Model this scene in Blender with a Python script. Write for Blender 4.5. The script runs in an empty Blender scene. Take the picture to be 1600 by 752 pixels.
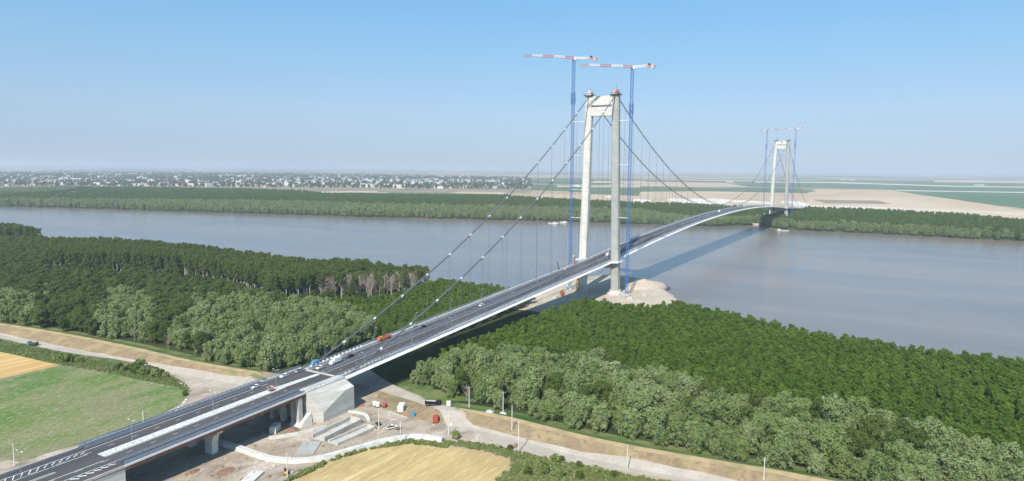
import bpy, math, random
import numpy as np
from mathutils import Vector, Matrix
from mathutils.geometry import delaunay_2d_cdt
random.seed(7); rng = np.random.default_rng(7)
S = bpy.context.scene; COL = S.collection
R = math.radians

# ------------------------------------------------------------------ camera, sky, sun, exposure
CAM = np.array([-619.88, -256.53, 119.05]); YAW, PIT, ROL, FOC = .522, -.107, .008 + .0003, 1055.99
fw = np.array([math.cos(YAW)*math.cos(PIT), math.sin(YAW)*math.cos(PIT), math.sin(PIT)])
_r = np.array([math.sin(YAW), -math.cos(YAW), 0.]); _u = np.cross(_r, fw)
CR = _r*math.cos(ROL)+_u*math.sin(ROL); CU = -_r*math.sin(ROL)+_u*math.cos(ROL)
cd = bpy.data.cameras.new('camera'); cam = bpy.data.objects.new('camera', cd); COL.objects.link(cam)
m = Matrix(((CR[0], CU[0], -fw[0], CAM[0]), (CR[1], CU[1], -fw[1], CAM[1]), (CR[2], CU[2], -fw[2], CAM[2]), (0, 0, 0, 1)))
cam.matrix_world = m; cd.sensor_width = 36; cd.lens = FOC/1600*36; cd.clip_start = 1; cd.clip_end = 120000
S.camera = cam
SUN_EL, SUN_AZ = 46., 10.5                       # light travels towards +x, a little to +y
w = bpy.data.worlds.new('World'); S.world = w; w.use_nodes = True
nt = w.node_tree; bg = nt.nodes['Background']; sky = nt.nodes.new('ShaderNodeTexSky')
sky.sky_type = 'NISHITA'; sky.sun_disc = False; sky.sun_elevation = R(SUN_EL)
sky.sun_rotation = R(270-SUN_AZ); sky.altitude = 100; sky.air_density = 1.0; sky.dust_density = 0.3; sky.ozone_density = 2.5
mxs = nt.nodes.new('ShaderNodeMix'); mxs.data_type = 'RGBA'; mxs.inputs[0].default_value = .5; mxs.inputs[7].default_value = (2.75, 4.25, 5.9, 1)
tnt = nt.nodes.new('ShaderNodeMix'); tnt.data_type = 'RGBA'; tnt.blend_type = 'MULTIPLY'; tnt.inputs[0].default_value = 1; tnt.inputs[7].default_value = (.823, 1.04, 1.153, 1)
nt.links.new(sky.outputs[0], mxs.inputs[6]); nt.links.new(mxs.outputs[2], tnt.inputs[6]); 
tc = nt.nodes.new('ShaderNodeTexCoord'); sz = nt.nodes.new('ShaderNodeSeparateXYZ'); rp = nt.nodes.new('ShaderNodeValToRGB')   # milky air low over the horizon
for _ in range(3): rp.color_ramp.elements.new(.5)
for e_, (p_, c_) in zip(rp.color_ramp.elements, ((.0, (.82, .70, .765)), (.033, (.82, .70, .765)), (.08, (1, .79, .77)), (.155, (.92, .875, .845)), (.23, (.83, .885, .90)))): e_.position = p_; e_.color = (*c_, 1)
tn2 = nt.nodes.new('ShaderNodeMix'); tn2.data_type = 'RGBA'; tn2.blend_type = 'MULTIPLY'; tn2.inputs[0].default_value = 1
nt.links.new(tc.outputs['Generated'], sz.inputs[0]); nt.links.new(sz.outputs['Z'], rp.inputs[0]); nt.links.new(tnt.outputs[2], tn2.inputs[6]); nt.links.new(rp.outputs[0], tn2.inputs[7]); nt.links.new(tn2.outputs[2], bg.inputs[0]); bg.inputs[1].default_value = 0.128
sd = bpy.data.lights.new('sun', 'SUN'); sun = bpy.data.objects.new('sun', sd); COL.objects.link(sun)
sd.energy = 5.0; sd.angle = R(.53); sd.color = (1, .93, .83)
sdir = Vector((math.cos(R(SUN_EL))*math.cos(R(SUN_AZ)), math.cos(R(SUN_EL))*math.sin(R(SUN_AZ)), -math.sin(R(SUN_EL))))
sun.rotation_euler = sdir.to_track_quat('-Z', 'Y').to_euler()
S.view_settings.view_transform = 'Standard'; S.view_settings.look = 'None'; S.view_settings.gamma = 1
S.view_settings.use_curve_mapping = False; S.view_settings.exposure = 0.16
S.cycles.volume_step_rate = 1; S.cycles.max_bounces = 6; S.cycles.volume_bounces = 1; S.cycles.diffuse_bounces = 1
S.cycles.use_denoising = True; S.cycles.transparent_max_bounces = 4; S.cycles.volume_max_steps = 64

# ------------------------------------------------------------------ survey: plan position of a point seen on level z
def at(px, py, z=-3.5):
    d = fw+CR*(px-800)/FOC-CU*(py-376)/FOC
    p = CAM+d*(z-CAM[2])/d[2]
    return (float(p[0]), float(p[1]))
def pts(L, z=-3.5): return [at(p[0], p[1], p[2] if len(p) > 2 else z) for p in L]

# ------------------------------------------------------------------ materials
def mat(name, col, rough=.8, var=0., scale=1., metal=0., spec=.3, col2=None, bump=0., detail=6, streak=None):
    m = bpy.data.materials.new(name); m.use_nodes = True; t = m.node_tree; b = t.nodes['Principled BSDF']
    b.inputs['Roughness'].default_value = rough; b.inputs['Metallic'].default_value = metal
    b.inputs['Specular IOR Level'].default_value = spec
    if var or col2:
        g = t.nodes.new('ShaderNodeNewGeometry'); n = t.nodes.new('ShaderNodeTexNoise')
        n.inputs['Scale'].default_value = scale; n.inputs['Detail'].default_value = detail; n.inputs['Roughness'].default_value = .65
        src = g.outputs['Position']
        if streak:
            mp = t.nodes.new('ShaderNodeMapping'); mp.inputs['Rotation'].default_value = (0, 0, streak[0]); mp.inputs['Scale'].default_value = (streak[1], streak[2], 1)
            t.links.new(src, mp.inputs[0]); src = mp.outputs[0]
        t.links.new(src, n.inputs['Vector'])
        cr = t.nodes.new('ShaderNodeValToRGB'); c2 = col2 or tuple(c*(1-var) for c in col)
        hi = col if col2 else tuple(min(1, c*(1+var)) for c in col)
        cr.color_ramp.elements[0].position = .36; cr.color_ramp.elements[0].color = (*c2, 1)
        cr.color_ramp.elements[1].position = .64; cr.color_ramp.elements[1].color = (*hi, 1)
        t.links.new(n.outputs['Fac'], cr.inputs[0]); t.links.new(cr.outputs[0], b.inputs['Base Color'])
        if bump:
            bp = t.nodes.new('ShaderNodeBump'); bp.inputs['Strength'].default_value = bump; bp.inputs['Distance'].default_value = .5
            t.links.new(n.outputs['Fac'], bp.inputs['Height']); t.links.new(bp.outputs[0], b.inputs['Normal'])
    else: b.inputs['Base Color'].default_value = (*col, 1)
    return m
def joints(m, sp, dark=.8):
    t = m.node_tree; b = t.nodes['Principled BSDF']; l = b.inputs['Base Color'].links[0]; src = l.from_socket
    g = t.nodes.new('ShaderNodeNewGeometry'); sx = t.nodes.new('ShaderNodeSeparateXYZ'); t.links.new(g.outputs['Position'], sx.inputs[0])
    md = t.nodes.new('ShaderNodeMath'); md.operation = 'PINGPONG'; md.inputs[1].default_value = sp/2; t.links.new(sx.outputs['Z'], md.inputs[0])
    lt = t.nodes.new('ShaderNodeMath'); lt.operation = 'LESS_THAN'; lt.inputs[1].default_value = sp*.03; t.links.new(md.outputs[0], lt.inputs[0])
    mx = t.nodes.new('ShaderNodeMix'); mx.data_type = 'RGBA'; mx.blend_type = 'MULTIPLY'; mx.inputs[7].default_value = (dark, dark, dark, 1)
    t.links.new(lt.outputs[0], mx.inputs[0]); t.links.new(src, mx.inputs[6]); t.links.new(mx.outputs[2], b.inputs['Base Color'])
def ground_mat(name, layers, rough=.95):
    """layers: first (r,g,b); then (colour, scale, lo, hi, rot, sx, sy) mixed in by noise"""
    m = bpy.data.materials.new(name); m.use_nodes = True; t = m.node_tree; b = t.nodes['Principled BSDF']
    b.inputs['Roughness'].default_value = rough; b.inputs['Specular IOR Level'].default_value = .1
    g = t.nodes.new('ShaderNodeNewGeometry'); cur = None
    for i, (c, sc, lo, hi, rot, sx, sy) in enumerate(layers[1:]):
        mp = t.nodes.new('ShaderNodeMapping'); mp.inputs['Rotation'].default_value = (0, 0, rot); mp.inputs['Scale'].default_value = (sx, sy, 1)
        mp.inputs['Location'].default_value = (i*31.7, i*17.3, 0)
        n = t.nodes.new('ShaderNodeTexNoise'); n.inputs['Scale'].default_value = sc; n.inputs['Detail'].default_value = 5
        mr = t.nodes.new('ShaderNodeMapRange'); mr.inputs[1].default_value = lo; mr.inputs[2].default_value = hi
        mx = t.nodes.new('ShaderNodeMix'); mx.data_type = 'RGBA'
        t.links.new(g.outputs['Position'], mp.inputs[0]); t.links.new(mp.outputs[0], n.inputs['Vector'])
        t.links.new(n.outputs['Fac'], mr.inputs[0]); t.links.new(mr.outputs[0], mx.inputs[0])
        if cur is None: mx.inputs[6].default_value = (*layers[0], 1)
        else: t.links.new(cur, mx.inputs[6])
        mx.inputs[7].default_value = (*c, 1); cur = mx.outputs[2]
    t.links.new(cur, b.inputs['Base Color']); return m
def leaf_mat(name, a, b_, trans=.12, patch=.02, c_=None):
    m = bpy.data.materials.new(name); m.use_nodes = True; t = m.node_tree; t.nodes.remove(t.nodes['Principled BSDF'])
    out = t.nodes['Material Output']; oi = t.nodes.new('ShaderNodeObjectInfo'); g = t.nodes.new('ShaderNodeNewGeometry')
    ad = t.nodes.new('ShaderNodeMath'); ad.operation = 'MULTIPLY_ADD'; ad.inputs[1].default_value = .55; ad.inputs[2].default_value = 0
    n = t.nodes.new('ShaderNodeTexNoise'); n.inputs['Scale'].default_value = patch; n.inputs['Detail'].default_value = 1
    t.links.new(g.outputs['Position'], n.inputs['Vector']); t.links.new(oi.outputs['Random'], ad.inputs[0])
    ad2 = t.nodes.new('ShaderNodeMath'); ad2.operation = 'MULTIPLY_ADD'; ad2.inputs[1].default_value = .45
    t.links.new(n.outputs['Fac'], ad2.inputs[0]); t.links.new(ad.outputs[0], ad2.inputs[2])
    isl = t.nodes.new('ShaderNodeMath'); isl.operation = 'MULTIPLY_ADD'; isl.inputs[1].default_value = .3; isl.inputs[2].default_value = -.1
    t.links.new(g.outputs['Random Per Island'], isl.inputs[0])
    ad3 = t.nodes.new('ShaderNodeMath'); t.links.new(ad2.outputs[0], ad3.inputs[0]); t.links.new(isl.outputs[0], ad3.inputs[1])
    mx = t.nodes.new('ShaderNodeMix'); mx.data_type = 'RGBA'; mx.inputs[6].default_value = (*a, 1); mx.inputs[7].default_value = (*b_, 1)
    t.links.new(ad3.outputs[0], mx.inputs[0])
    if c_:
        mw = t.nodes.new('ShaderNodeTexWhiteNoise'); mw.noise_dimensions = '1D'; t.links.new(oi.outputs['Random'], mw.inputs['W'])
        mr = t.nodes.new('ShaderNodeMapRange'); mr.inputs[1].default_value = .45; mr.inputs[2].default_value = .95; mr.inputs[4].default_value = .9; t.links.new(mw.outputs['Value'], mr.inputs[0])
        m2 = t.nodes.new('ShaderNodeMix'); m2.data_type = 'RGBA'; m2.inputs[7].default_value = (*c_, 1); t.links.new(mr.outputs[0], m2.inputs[0]); t.links.new(mx.outputs[2], m2.inputs[6]); mx = m2
    d = t.nodes.new('ShaderNodeBsdfDiffuse'); tr = t.nodes.new('ShaderNodeBsdfTranslucent'); ms = t.nodes.new('ShaderNodeMixShader'); ms.inputs[0].default_value = trans
    t.links.new(mx.outputs[2], d.inputs[0]); t.links.new(mx.outputs[2], tr.inputs[0])
    t.links.new(d.outputs[0], ms.inputs[1]); t.links.new(tr.outputs[0], ms.inputs[2]); t.links.new(ms.outputs[0], out.inputs[0])
    return m
M = {}
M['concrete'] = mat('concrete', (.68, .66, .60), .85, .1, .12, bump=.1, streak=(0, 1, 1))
M['concrete_grey_and_shade'] = mat('concrete grey and shade', (.40, .41, .38), .85, .1, .12, bump=.1)
M['concrete_old'] = mat('concrete site', (.55, .52, .46), .9, .16, .25, bump=.1)
M['concrete_cast'] = mat('board-marked concrete', (.56, .545, .49), .9, .14, .5, bump=.15, streak=(0, .12, .12))
joints(M['concrete'], 4.6); joints(M['concrete_grey_and_shade'], 4.6); joints(M['concrete_cast'], 2.0, .74)
M['concrete_pale'] = mat('concrete fresh', (.62, .60, .55), .85, .16, .3)
M['asphalt'] = mat('asphalt', (.085, .08, .082), .9, .18, .08, streak=(0, .15, 1.5))
M['white_steel'] = mat('white painted steel', (.80, .80, .80), .45, .05, .3)
M['pale_steel'] = mat('walkway', (.50, .50, .49), .7, .12, .4)
M['galv'] = mat('galvanised steel', (.42, .46, .50), .45, metal=.5)
M['rail_blue'] = mat('blue grey steel', (.30, .38, .46), .5)
M['cable'] = mat('cable wrap', (.13, .14, .15), .6)
M['rope'] = mat('hanger rope', (.16, .17, .19), .6)
M['paint'] = mat('road paint', (.78, .78, .76), .7)
M['cobble'] = mat('median stones', (.62, .61, .57), .95, .35, 1.2, detail=3)
M['weather'] = mat('weathering steel', (.16, .075, .055), .8, .25, .4)
M['crane_blue'] = mat('crane blue', (.07, .19, .46), .5)
M['red'] = mat('red paint', (.42, .08, .06), .6)
M['signal'] = mat('pinkish red crane', (.60, .22, .19), .5)
M['orange'] = mat('orange paint', (.50, .14, .06), .6, .2, 1)
M['yellow'] = mat('yellow paint', (.75, .45, .05), .5)
M['white'] = mat('white paint', (.82, .82, .80), .4)
M['silver'] = mat('silver paint', (.50, .51, .52), .35, metal=.4)
M['black'] = mat('black paint', (.012, .013, .015), .35)
M['blue'] = mat('blue paint', (.10, .27, .45), .55)
M['glass'] = mat('dark glass', (.02, .025, .03), .1, spec=.6)
M['tyre'] = mat('tyre', (.02, .02, .02), .9)
M['steel_dark'] = mat('dark steel', (.07, .07, .075), .6)
M['rust'] = mat('rust', (.27, .165, .11), .9, .35, 1.2)
M['wood'] = mat('weathered pole', (.42, .38, .33), .9, .15, 2)
M['cream'] = mat('cream plaster', (.66, .64, .59), .9, .08, .02)
M['tan_wall'] = mat('tan plaster', (.55, .47, .38), .9, .1, .02)
M['roof_red'] = mat('red roof', (.42, .15, .10), .9, .1, .02)
M['roof_grey'] = mat('grey roof', (.33, .33, .34), .9, .1, .02)
M['bark_pale'] = mat('pale poplar bark', (.50, .47, .40), .9, .25, .6)
M['bark'] = mat('bark', (.12, .09, .065), .95, .2, 1)
M['bark_dead'] = mat('dead wood', (.40, .33, .27), .95, .2, 1)
M['willow'] = leaf_mat('willow leaf', (.12, .178, .05), (.30, .36, .165), c_=(.19, .25, .08))
M['willow_far'] = leaf_mat('willow leaf sunny', (.12, .155, .06), (.19, .22, .10))
M['poplar'] = leaf_mat('poplar leaf', (.054, .114, .017), (.155, .228, .040), c_=(.082, .152, .022))
M['oldpop'] = leaf_mat('old poplar leaf', (.056, .100, .022), (.135, .175, .045))
M['oak'] = leaf_mat('oak leaf', (.050, .090, .020), (.13, .17, .042), c_=(.10, .135, .035))
M['weed'] = leaf_mat('weed leaf', (.10, .165, .035), (.30, .33, .13), patch=.09)
M['reed'] = leaf_mat('reed leaf', (.10, .15, .05), (.20, .21, .11), patch=.06)
M['town_leaf'] = leaf_mat('town tree leaf', (.035, .07, .025), (.075, .10, .045))

# ------------------------------------------------------------------ mesh builder
class MB:
    def __init__(s): s.v = []; s.f = []
    def box(s, c, d, rz=0.):
        x, y, z = c; a, b, h = d[0]/2, d[1]/2, d[2]/2; n = len(s.v); co, si = math.cos(rz), math.sin(rz)
        for k in (-1, 1):
            for i, j in ((-1, -1), (1, -1), (1, 1), (-1, 1)):
                s.v.append((x+co*i*a-si*j*b, y+si*i*a+co*j*b, z+k*h))
        s.f += [(n+3, n+2, n+1, n), (n+4, n+5, n+6, n+7)]+[(n+i, n+(i+1) % 4, n+4+(i+1) % 4, n+4+i) for i in range(4)]; return s
    def beam(s, p, q, r, r2=None, n=4, up=None):
        p, q = Vector(p), Vector(q); r2 = r if r2 is None else r2; z = (q-p).normalized()
        a = Vector((0, 0, 1)) if abs(z.z) < .95 else Vector((1, 0, 0)); x = z.cross(a).normalized(); y = z.cross(x); b0 = len(s.v)
        o = math.pi/n if n == 4 else 0
        for c, rr in ((p, r), (q, r2)):
            for i in range(n):
                t = 2*math.pi*i/n+o; s.v.append(tuple(c+(x*math.cos(t)+y*math.sin(t))*rr))
        s.f += [tuple(b0+(n-1-i) for i in range(n)), tuple(b0+n+i for i in range(n))]
        s.f += [(b0+i, b0+(i+1) % n, b0+n+(i+1) % n, b0+n+i) for i in range(n)]; return s
    def tube(s, P, r, n=6):
        P = [Vector(p) for p in P]; b0 = len(s.v)
        for k, p in enumerate(P):
            z = (P[min(k+1, len(P)-1)]-P[max(k-1, 0)]).normalized(); a = Vector((0, 0, 1)) if abs(z.z) < .95 else Vector((1, 0, 0))
            x = z.cross(a).normalized(); y = z.cross(x); rr = r[k] if isinstance(r, (list, tuple)) else r
            for i in range(n): t = 2*math.pi*i/n; s.v.append(tuple(p+(x*math.cos(t)+y*math.sin(t))*rr))
        for k in range(len(P)-1):
            for i in range(n): a0 = b0+k*n; s.f.append((a0+i, a0+(i+1) % n, a0+n+(i+1) % n, a0+n+i))
        return s
    def prism(s, prof, a, b, axis='y'):
        """closed profile of (u,z) swept from a to b along axis"""
        n = len(prof); b0 = len(s.v)
        for t in (a, b):
            for u, z in prof: s.v.append((u, t, z) if axis == 'y' else (t, u, z))
        s.f += [tuple(range(b0, b0+n)), tuple(range(b0+2*n-1, b0+n-1, -1))]
        s.f += [(b0+(i+1) % n, b0+i, b0+n+i, b0+n+(i+1) % n) for i in range(n)]; return s
    def loft(s, rings, cap=True):
        b0 = len(s.v); n = len(rings[0])
        for r in rings: s.v += [tuple(p) for p in r]
        for k in range(len(rings)-1):
            for i in range(n): a = b0+k*n; s.f.append((a+i, a+(i+1) % n, a+n+(i+1) % n, a+n+i))
        if cap: s.f += [tuple(b0+n-1-i for i in range(n)), tuple(b0+(len(rings)-1)*n+i for i in range(n))]
        return s
    def build(s, name, m, parent=None, smooth=False, loc=None, rz=0, bevel=0):
        me = bpy.data.meshes.new(name); me.from_pydata(s.v, [], s.f); me.update()
        for x in (m if isinstance(m, list) else [m]): me.materials.append(x)
        if smooth: me.polygons.foreach_set('use_smooth', [True]*len(me.polygons))
        o = bpy.data.objects.new(name, me); COL.objects.link(o)
        if parent: o.parent = parent
        if loc: o.location = loc
        o.rotation_euler.z = rz
        if bevel:
            bm = o.modifiers.new('b', 'BEVEL'); bm.width = bevel; bm.segments = 2; bm.limit_method = 'ANGLE'
        return o
def tag(o, label=None, cat=None, group=None, kind=None):
    if label: o['label'] = label
    if cat: o['category'] = cat
    if group: o['group'] = group
    if kind: o['kind'] = kind
    return o
def empty(name, loc=(0, 0, 0), rz=0., label=None, cat=None, group=None):
    o = bpy.data.objects.new(name, None); COL.objects.link(o); o.location = loc; o.rotation_euler.z = rz
    return tag(o, label, cat, group)
KIDS = {}
def copy_tree(o, parent=None):
    c = o.copy(); COL.objects.link(c); c.parent = parent
    for ch in (KIDS.get(o.name) or list(o.children)): copy_tree(ch, c)
    return c

# ------------------------------------------------------------------ geometry of the plan
def jit(P, step=8., amp=1., closed=True, seed=1):
    rr = random.Random(seed); out = []
    n = len(P)
    for i in range(n if closed else n-1):
        a, b = Vector(P[i]), Vector(P[(i+1) % n]); L = (b-a).length; k = max(1, int(L/step)) if L < 4000 else 1
        nrm = Vector((-(b-a).y, (b-a).x)).normalized()
        for j in range(k):
            q = a.lerp(b, j/k)
            if j: q = q+nrm*rr.uniform(-amp, amp)
            out.append((q.x, q.y))
    if not closed: out.append(tuple(P[-1]))
    return out
def smooth_line(P, k=4):
    P = [Vector((p[0], p[1])) for p in P]; out = []
    for i in range(len(P)-1):
        p0, p1, p2, p3 = P[max(i-1, 0)], P[i], P[i+1], P[min(i+2, len(P)-1)]
        for j in range(k):
            t = j/k; out.append(.5*((2*p1)+(p2-p0)*t+(2*p0-5*p1+4*p2-p3)*t*t+(3*p1-p0-3*p2+p3)*t**3))
    out.append(P[-1]); return [(p.x, p.y) for p in out]
def inside(P, poly):
    P = np.asarray(P, float).reshape(-1, 2); poly = np.asarray(poly, float); x, y = P[:, 0], P[:, 1]; r = np.zeros(len(P), bool)
    x1, y1 = poly[:, 0], poly[:, 1]; x2, y2 = np.roll(x1, -1), np.roll(y1, -1)
    for a, b, c, d in zip(x1, y1, x2, y2):
        if b == d: continue
        r ^= ((b > y) != (d > y)) & (x < (c-a)*(y-b)/(d-b)+a)
    return r
def dist(P, line):
    P = np.asarray(P, float).reshape(-1, 2); L = np.asarray(line, float); best = np.full(len(P), 1e9)
    for a, b in zip(L[:-1], L[1:]):
        d = b-a; t = np.clip(((P-a)@d)/max(d@d, 1e-9), 0, 1); q = a+t[:, None]*d; best = np.minimum(best, np.hypot(*(P-q).T))
    return best
WATER_Z, LAND_Z = -7.5, -3.5
near_shore = [(-700, 9000), (-420, 4200), (-210, 2400)]+pts([(-200, 340, 22), (0, 346, 22), (60, 360, 22), (300, 375, 22), (460, 398, 21), (560, 403, 20), (664, 412, 17), (690, 436, 8), (780, 445, 8)])
near_shore = [(x+(14 if i > 2 else 0), y) for i, (x, y) in enumerate(near_shore)]
near_shore += [(-30, 62), (40, 62), (105, 52)]+pts([(970, 434), (1000, 438), (1020, 445), (1050, 459), (1062, 470), (1095, 486)], -7.5)+[(-52, -135), (-100, -201), (-110, -262), (-112, -330), (-118, -480), (-150, -900), (-300, -2500), (-900, -7000)]
far_shore = [(-1600, 9000), (-400, 4800), (150, 3000)]+pts([(0, 322.5), (100, 325), (200, 328), (300, 331), (400, 334), (500, 337), (600, 340), (700, 342), (800, 344.5), (870, 346), (930, 348), (1040, 352), (1110, 354), (1180, 352), (1230, 359), (1300, 362), (1400, 367), (1500, 372.5), (1600, 378)], -7.5)+[(820, -900), (500, -2500), (-200, -7000)]
near_shore = jit(smooth_line(near_shore, 3), 14, 1.5, False, 3); far_shore = jit(smooth_line(far_shore, 3), 22, 3, False, 4)
RIVER = near_shore+far_shore[::-1]
dike_l = smooth_line([(-520, 900)]+pts([(-150, 487), (0, 507), (100, 523), (200, 543), (300, 566), (400, 583)], -.5), 4)
dike_r = smooth_line(pts([(690, 637), (745, 645), (800, 656), (900, 681), (1000, 702), (1150, 728), (1300, 755)], -.5)+[(-335, -420)], 4)
DH = 3.2
def hgt(P):
    P = np.asarray(P, float).reshape(-1, 2); z = np.full(len(P), LAND_Z); near = np.hypot(P[:, 0]+300, P[:, 1]) < 2500
    for L in (dike_l, dike_r):
        q = P[near]; d = dist(q, L); z[near] = np.maximum(z[near], LAND_Z+DH*np.clip((13-d)/11., 0, 1))
    rv = inside(P, RIVER); d = np.minimum(dist(P, near_shore), dist(P, far_shore))
    bank = ~rv & (d < 12); z[bank] = WATER_Z-.3+(LAND_Z-WATER_Z+.3)*np.clip(d[bank]/9., 0, 1)
    z[rv] = np.where(d[rv] > 8, -14., WATER_Z-.3-d[rv]*.5); return z
def h1(x, y): return float(hgt([(x, y)])[0])

# regions of the ground, later ones win
far_out = [(-45000, -45000), (45000, -45000), (45000, 45000), (-45000, 45000)]
reg = []
def region(name, poly, m, step=9, amp=.8, seed=0): reg.append((name, jit(poly, step, amp, True, seed+len(reg)), m))
G_ = {}
G_['grassland'] = ground_mat('rough grassland', [(.11, .155, .045), ((.20, .20, .09), .05, .4, .6, 0, 1, 1), ((.06, .09, .03), .15, .45, .65, 0, 1, 1)])
G_['forest_floor'] = ground_mat('forest floor', [(.035, .05, .018), ((.07, .085, .03), .05, .4, .7, 0, 1, 1)])
G_['bright_grass'] = ground_mat('bright grass', [(.11, .17, .045), ((.20, .205, .09), .12, .42, .62, 0, 1, 1), ((.06, .12, .03), .05, .5, .7, 0, 1, 1)])
G_['dirt'] = ground_mat('site dirt', [(.40, .32, .235), ((.50, .42, .32), .06, .4, .65, 0, 1, 1), ((.27, .21, .16), .10, .5, .66, .4, 1, 2.2), ((.58, .50, .40), .05, .54, .64, .9, 1, 1.5), ((.33, .27, .21), .9, .45, .7, 0, 1, 1)])
G_['road'] = ground_mat('gravel road', [(.44, .38, .31), ((.51, .45, .37), .12, .4, .65, 0, 1, 1), ((.40, .36, .31), .5, .5, .7, 0, 1, 1)])
G_['sand'] = ground_mat('sand', [(.50, .42, .33), ((.58, .50, .40), .05, .4, .65, 0, 1, 1), ((.40, .34, .26), .3, .5, .7, 0, 1, 1)])
G_['dry_grass'] = ground_mat('dry dike grass', [(.30, .22, .13), ((.38, .29, .16), .10, .4, .6, 0, 1, 1), ((.20, .20, .09), .06, .52, .7, .3, 1, 1), ((.26, .17, .12), .4, .5, .68, 0, 1, 1)])
G_['straw'] = ground_mat('straw crest', [(.50, .38, .20), ((.34, .28, .15), .12, .45, .65, 0, 1, 1)])
G_['wheat'] = ground_mat('stubble field', [(.58, .44, .20), ((.48, .34, .15), .05, .42, .62, -.25, .25, 1.6), ((.66, .53, .28), .09, .5, .66, -.25, .15, 2.2), ((.44, .33, .15), .03, .5, .62, 0, 1, 1), ((.47, .34, .15), .6, .5, .6, -.25, .08, 1.8), ((.40, .30, .13), 2.8, .52, .68, 0, 1, 1), ((.70, .58, .33), 1.1, .56, .68, -.25, .12, 2)])
G_['orange_field'] = ground_mat('orange stubble', [(.60, .38, .15), ((.50, .32, .12), .08, .42, .6, .3, .2, 2), ((.66, .47, .22), .1, .5, .66, .3, .15, 2)])
G_['green_field'] = ground_mat('green meadow', [(.14, .195, .055), ((.27, .245, .14), .035, .38, .5, -.95, .25, 1.4), ((.09, .19, .035), .05, .48, .6, -.95, .22, 1.3), ((.30, .28, .15), .35, .56, .74, -.95, .2, 1.4), ((.16, .22, .06), 1.2, .4, .7, 0, 1, 1), ((.235, .225, .12), .014, .5, .62, 0, 1, 1), ((.10, .19, .04), .02, .56, .64, -.95, .5, 1.2), ((.34, .32, .20), .9, .54, .64, -.95, .3, 1.2), ((.08, .13, .03), 1.1, .55, .66, .4, 1, 1)])
G_['far_tan'] = ground_mat('far stubble', [(.52, .40, .27), ((.46, .35, .23), .004, .45, .6, .2, .3, 1), ((.58, .46, .33), .002, .45, .6, .2, .3, 1)])
G_['far_brown'] = ground_mat('far ploughland', [(.30, .24, .17), ((.22, .20, .13), .004, .45, .6, .2, .3, 1)])
G_['far_green'] = ground_mat('far crop', [(.085, .15, .075), ((.10, .17, .10), .003, .45, .6, .2, .3, 1)])
G_['far_white'] = ground_mat('far chalk track', [(.70, .62, .50), ((.6, .52, .42), .004, .45, .6, .2, .3, 1)])
G_['town_ground'] = ground_mat('town ground', [(.14, .14, .09), ((.26, .22, .16), .008, .45, .62, 0, 1, 1)])
# the plain to the horizon is a quilt of big fields
m = bpy.data.materials.new('plain fields'); m.use_nodes = True; t = m.node_tree; b = t.nodes['Principled BSDF']; b.inputs['Roughness'].default_value = 1; b.inputs['Specular IOR Level'].default_value = 0
g = t.nodes.new('ShaderNodeNewGeometry'); mp = t.nodes.new('ShaderNodeMapping'); mp.inputs['Rotation'].default_value = (0, 0, -.25); mp.inputs['Scale'].default_value = (.0012, .00045, 0)
vo = t.nodes.new('ShaderNodeTexVoronoi'); vo.distance = 'CHEBYCHEV'; vo.inputs['Scale'].default_value = 1; vo.inputs['Randomness'].default_value = .8
cr = t.nodes.new('ShaderNodeValToRGB'); cr.color_ramp.interpolation = 'CONSTANT'
E_ = [(0, (.11, .16, .08)), (.22, (.42, .33, .22)), (.42, (.13, .17, .10)), (.58, (.30, .25, .17)), (.72, (.09, .13, .08)), (.86, (.46, .38, .27))]
while len(cr.color_ramp.elements) < len(E_): cr.color_ramp.elements.new(.5)
for e, (p, c) in zip(cr.color_ramp.elements, E_): e.position = p; e.color = (*c, 1)
sx = t.nodes.new('ShaderNodeSeparateColor'); t.links.new(g.outputs['Position'], mp.inputs[0]); t.links.new(mp.outputs[0], vo.inputs['Vector'])
t.links.new(vo.outputs['Color'], sx.inputs[0]); t.links.new(sx.outputs[0], cr.inputs[0]); t.links.new(cr.outputs[0], b.inputs['Base Color']); G_['plain'] = m

def scaled_off(line, d, side=1):
    out = []; n = len(line)
    for i in range(n):
        a, b = Vector(line[max(i-1, 0)]), Vector(line[min(i+1, n-1)]); nn = Vector((-(b-a).y, (b-a).x)).normalized()*d*side; out.append((line[i][0]+nn.x, line[i][1]+nn.y))
    return out
# near bank
region('forest_ground', near_shore[2:-2]+[(-700, -2500), (-420, -500)]+pts([(1330, 762), (1200, 738), (1000, 706), (800, 660), (690, 640), (560, 590), (430, 585), (300, 566), (100, 524), (0, 508)])+[(-560, 1400), (-900, 2600)], G_['forest_floor'])
region('meadow', [(-900, 2500), (-480, 900)]+pts([(0, 508), (100, 524), (300, 566), (430, 590)], -.5)+[(-420, 0), (-400, -600), (-1600, -600), (-1600, 2500)], G_['grassland'])
# dike bands: back slope green, crest straw, face dry
for L, sgn in ((dike_l, 1), (dike_r, 1)):
    A = scaled_off(L, 17, 1); B = scaled_off(L, 2.5, 1); C = scaled_off(L, -2.0, 1); D = scaled_off(L, -14, 1)
    region('grass_slope', A+B[::-1], G_['bright_grass'], 9, 1.2)
    region('dike_crest', B+C[::-1], G_['straw'], 7, .8)
    region('dike_face', C+D[::-1], G_['dry_grass'], 9, 1.0)
region('grass_verge', pts([(610, 612), (624, 600), (640, 594), (700, 612), (760, 630), (700, 626), (720, 640), (700, 638), (650, 618)]), G_['bright_grass'])
region('wheat_field', pts([(440, 752), (470, 740), (520, 718), (575, 700), (640, 691), (700, 698), (760, 708), (797, 718), (790, 740), (770, 756), (800, 900), (300, 900)]), G_['wheat'], 12, .6)
region('orange_field', pts([(-160, 516), (0, 550), (94, 571), (0, 592), (-200, 640)]), G_['orange_field'], 20, .5)
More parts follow.
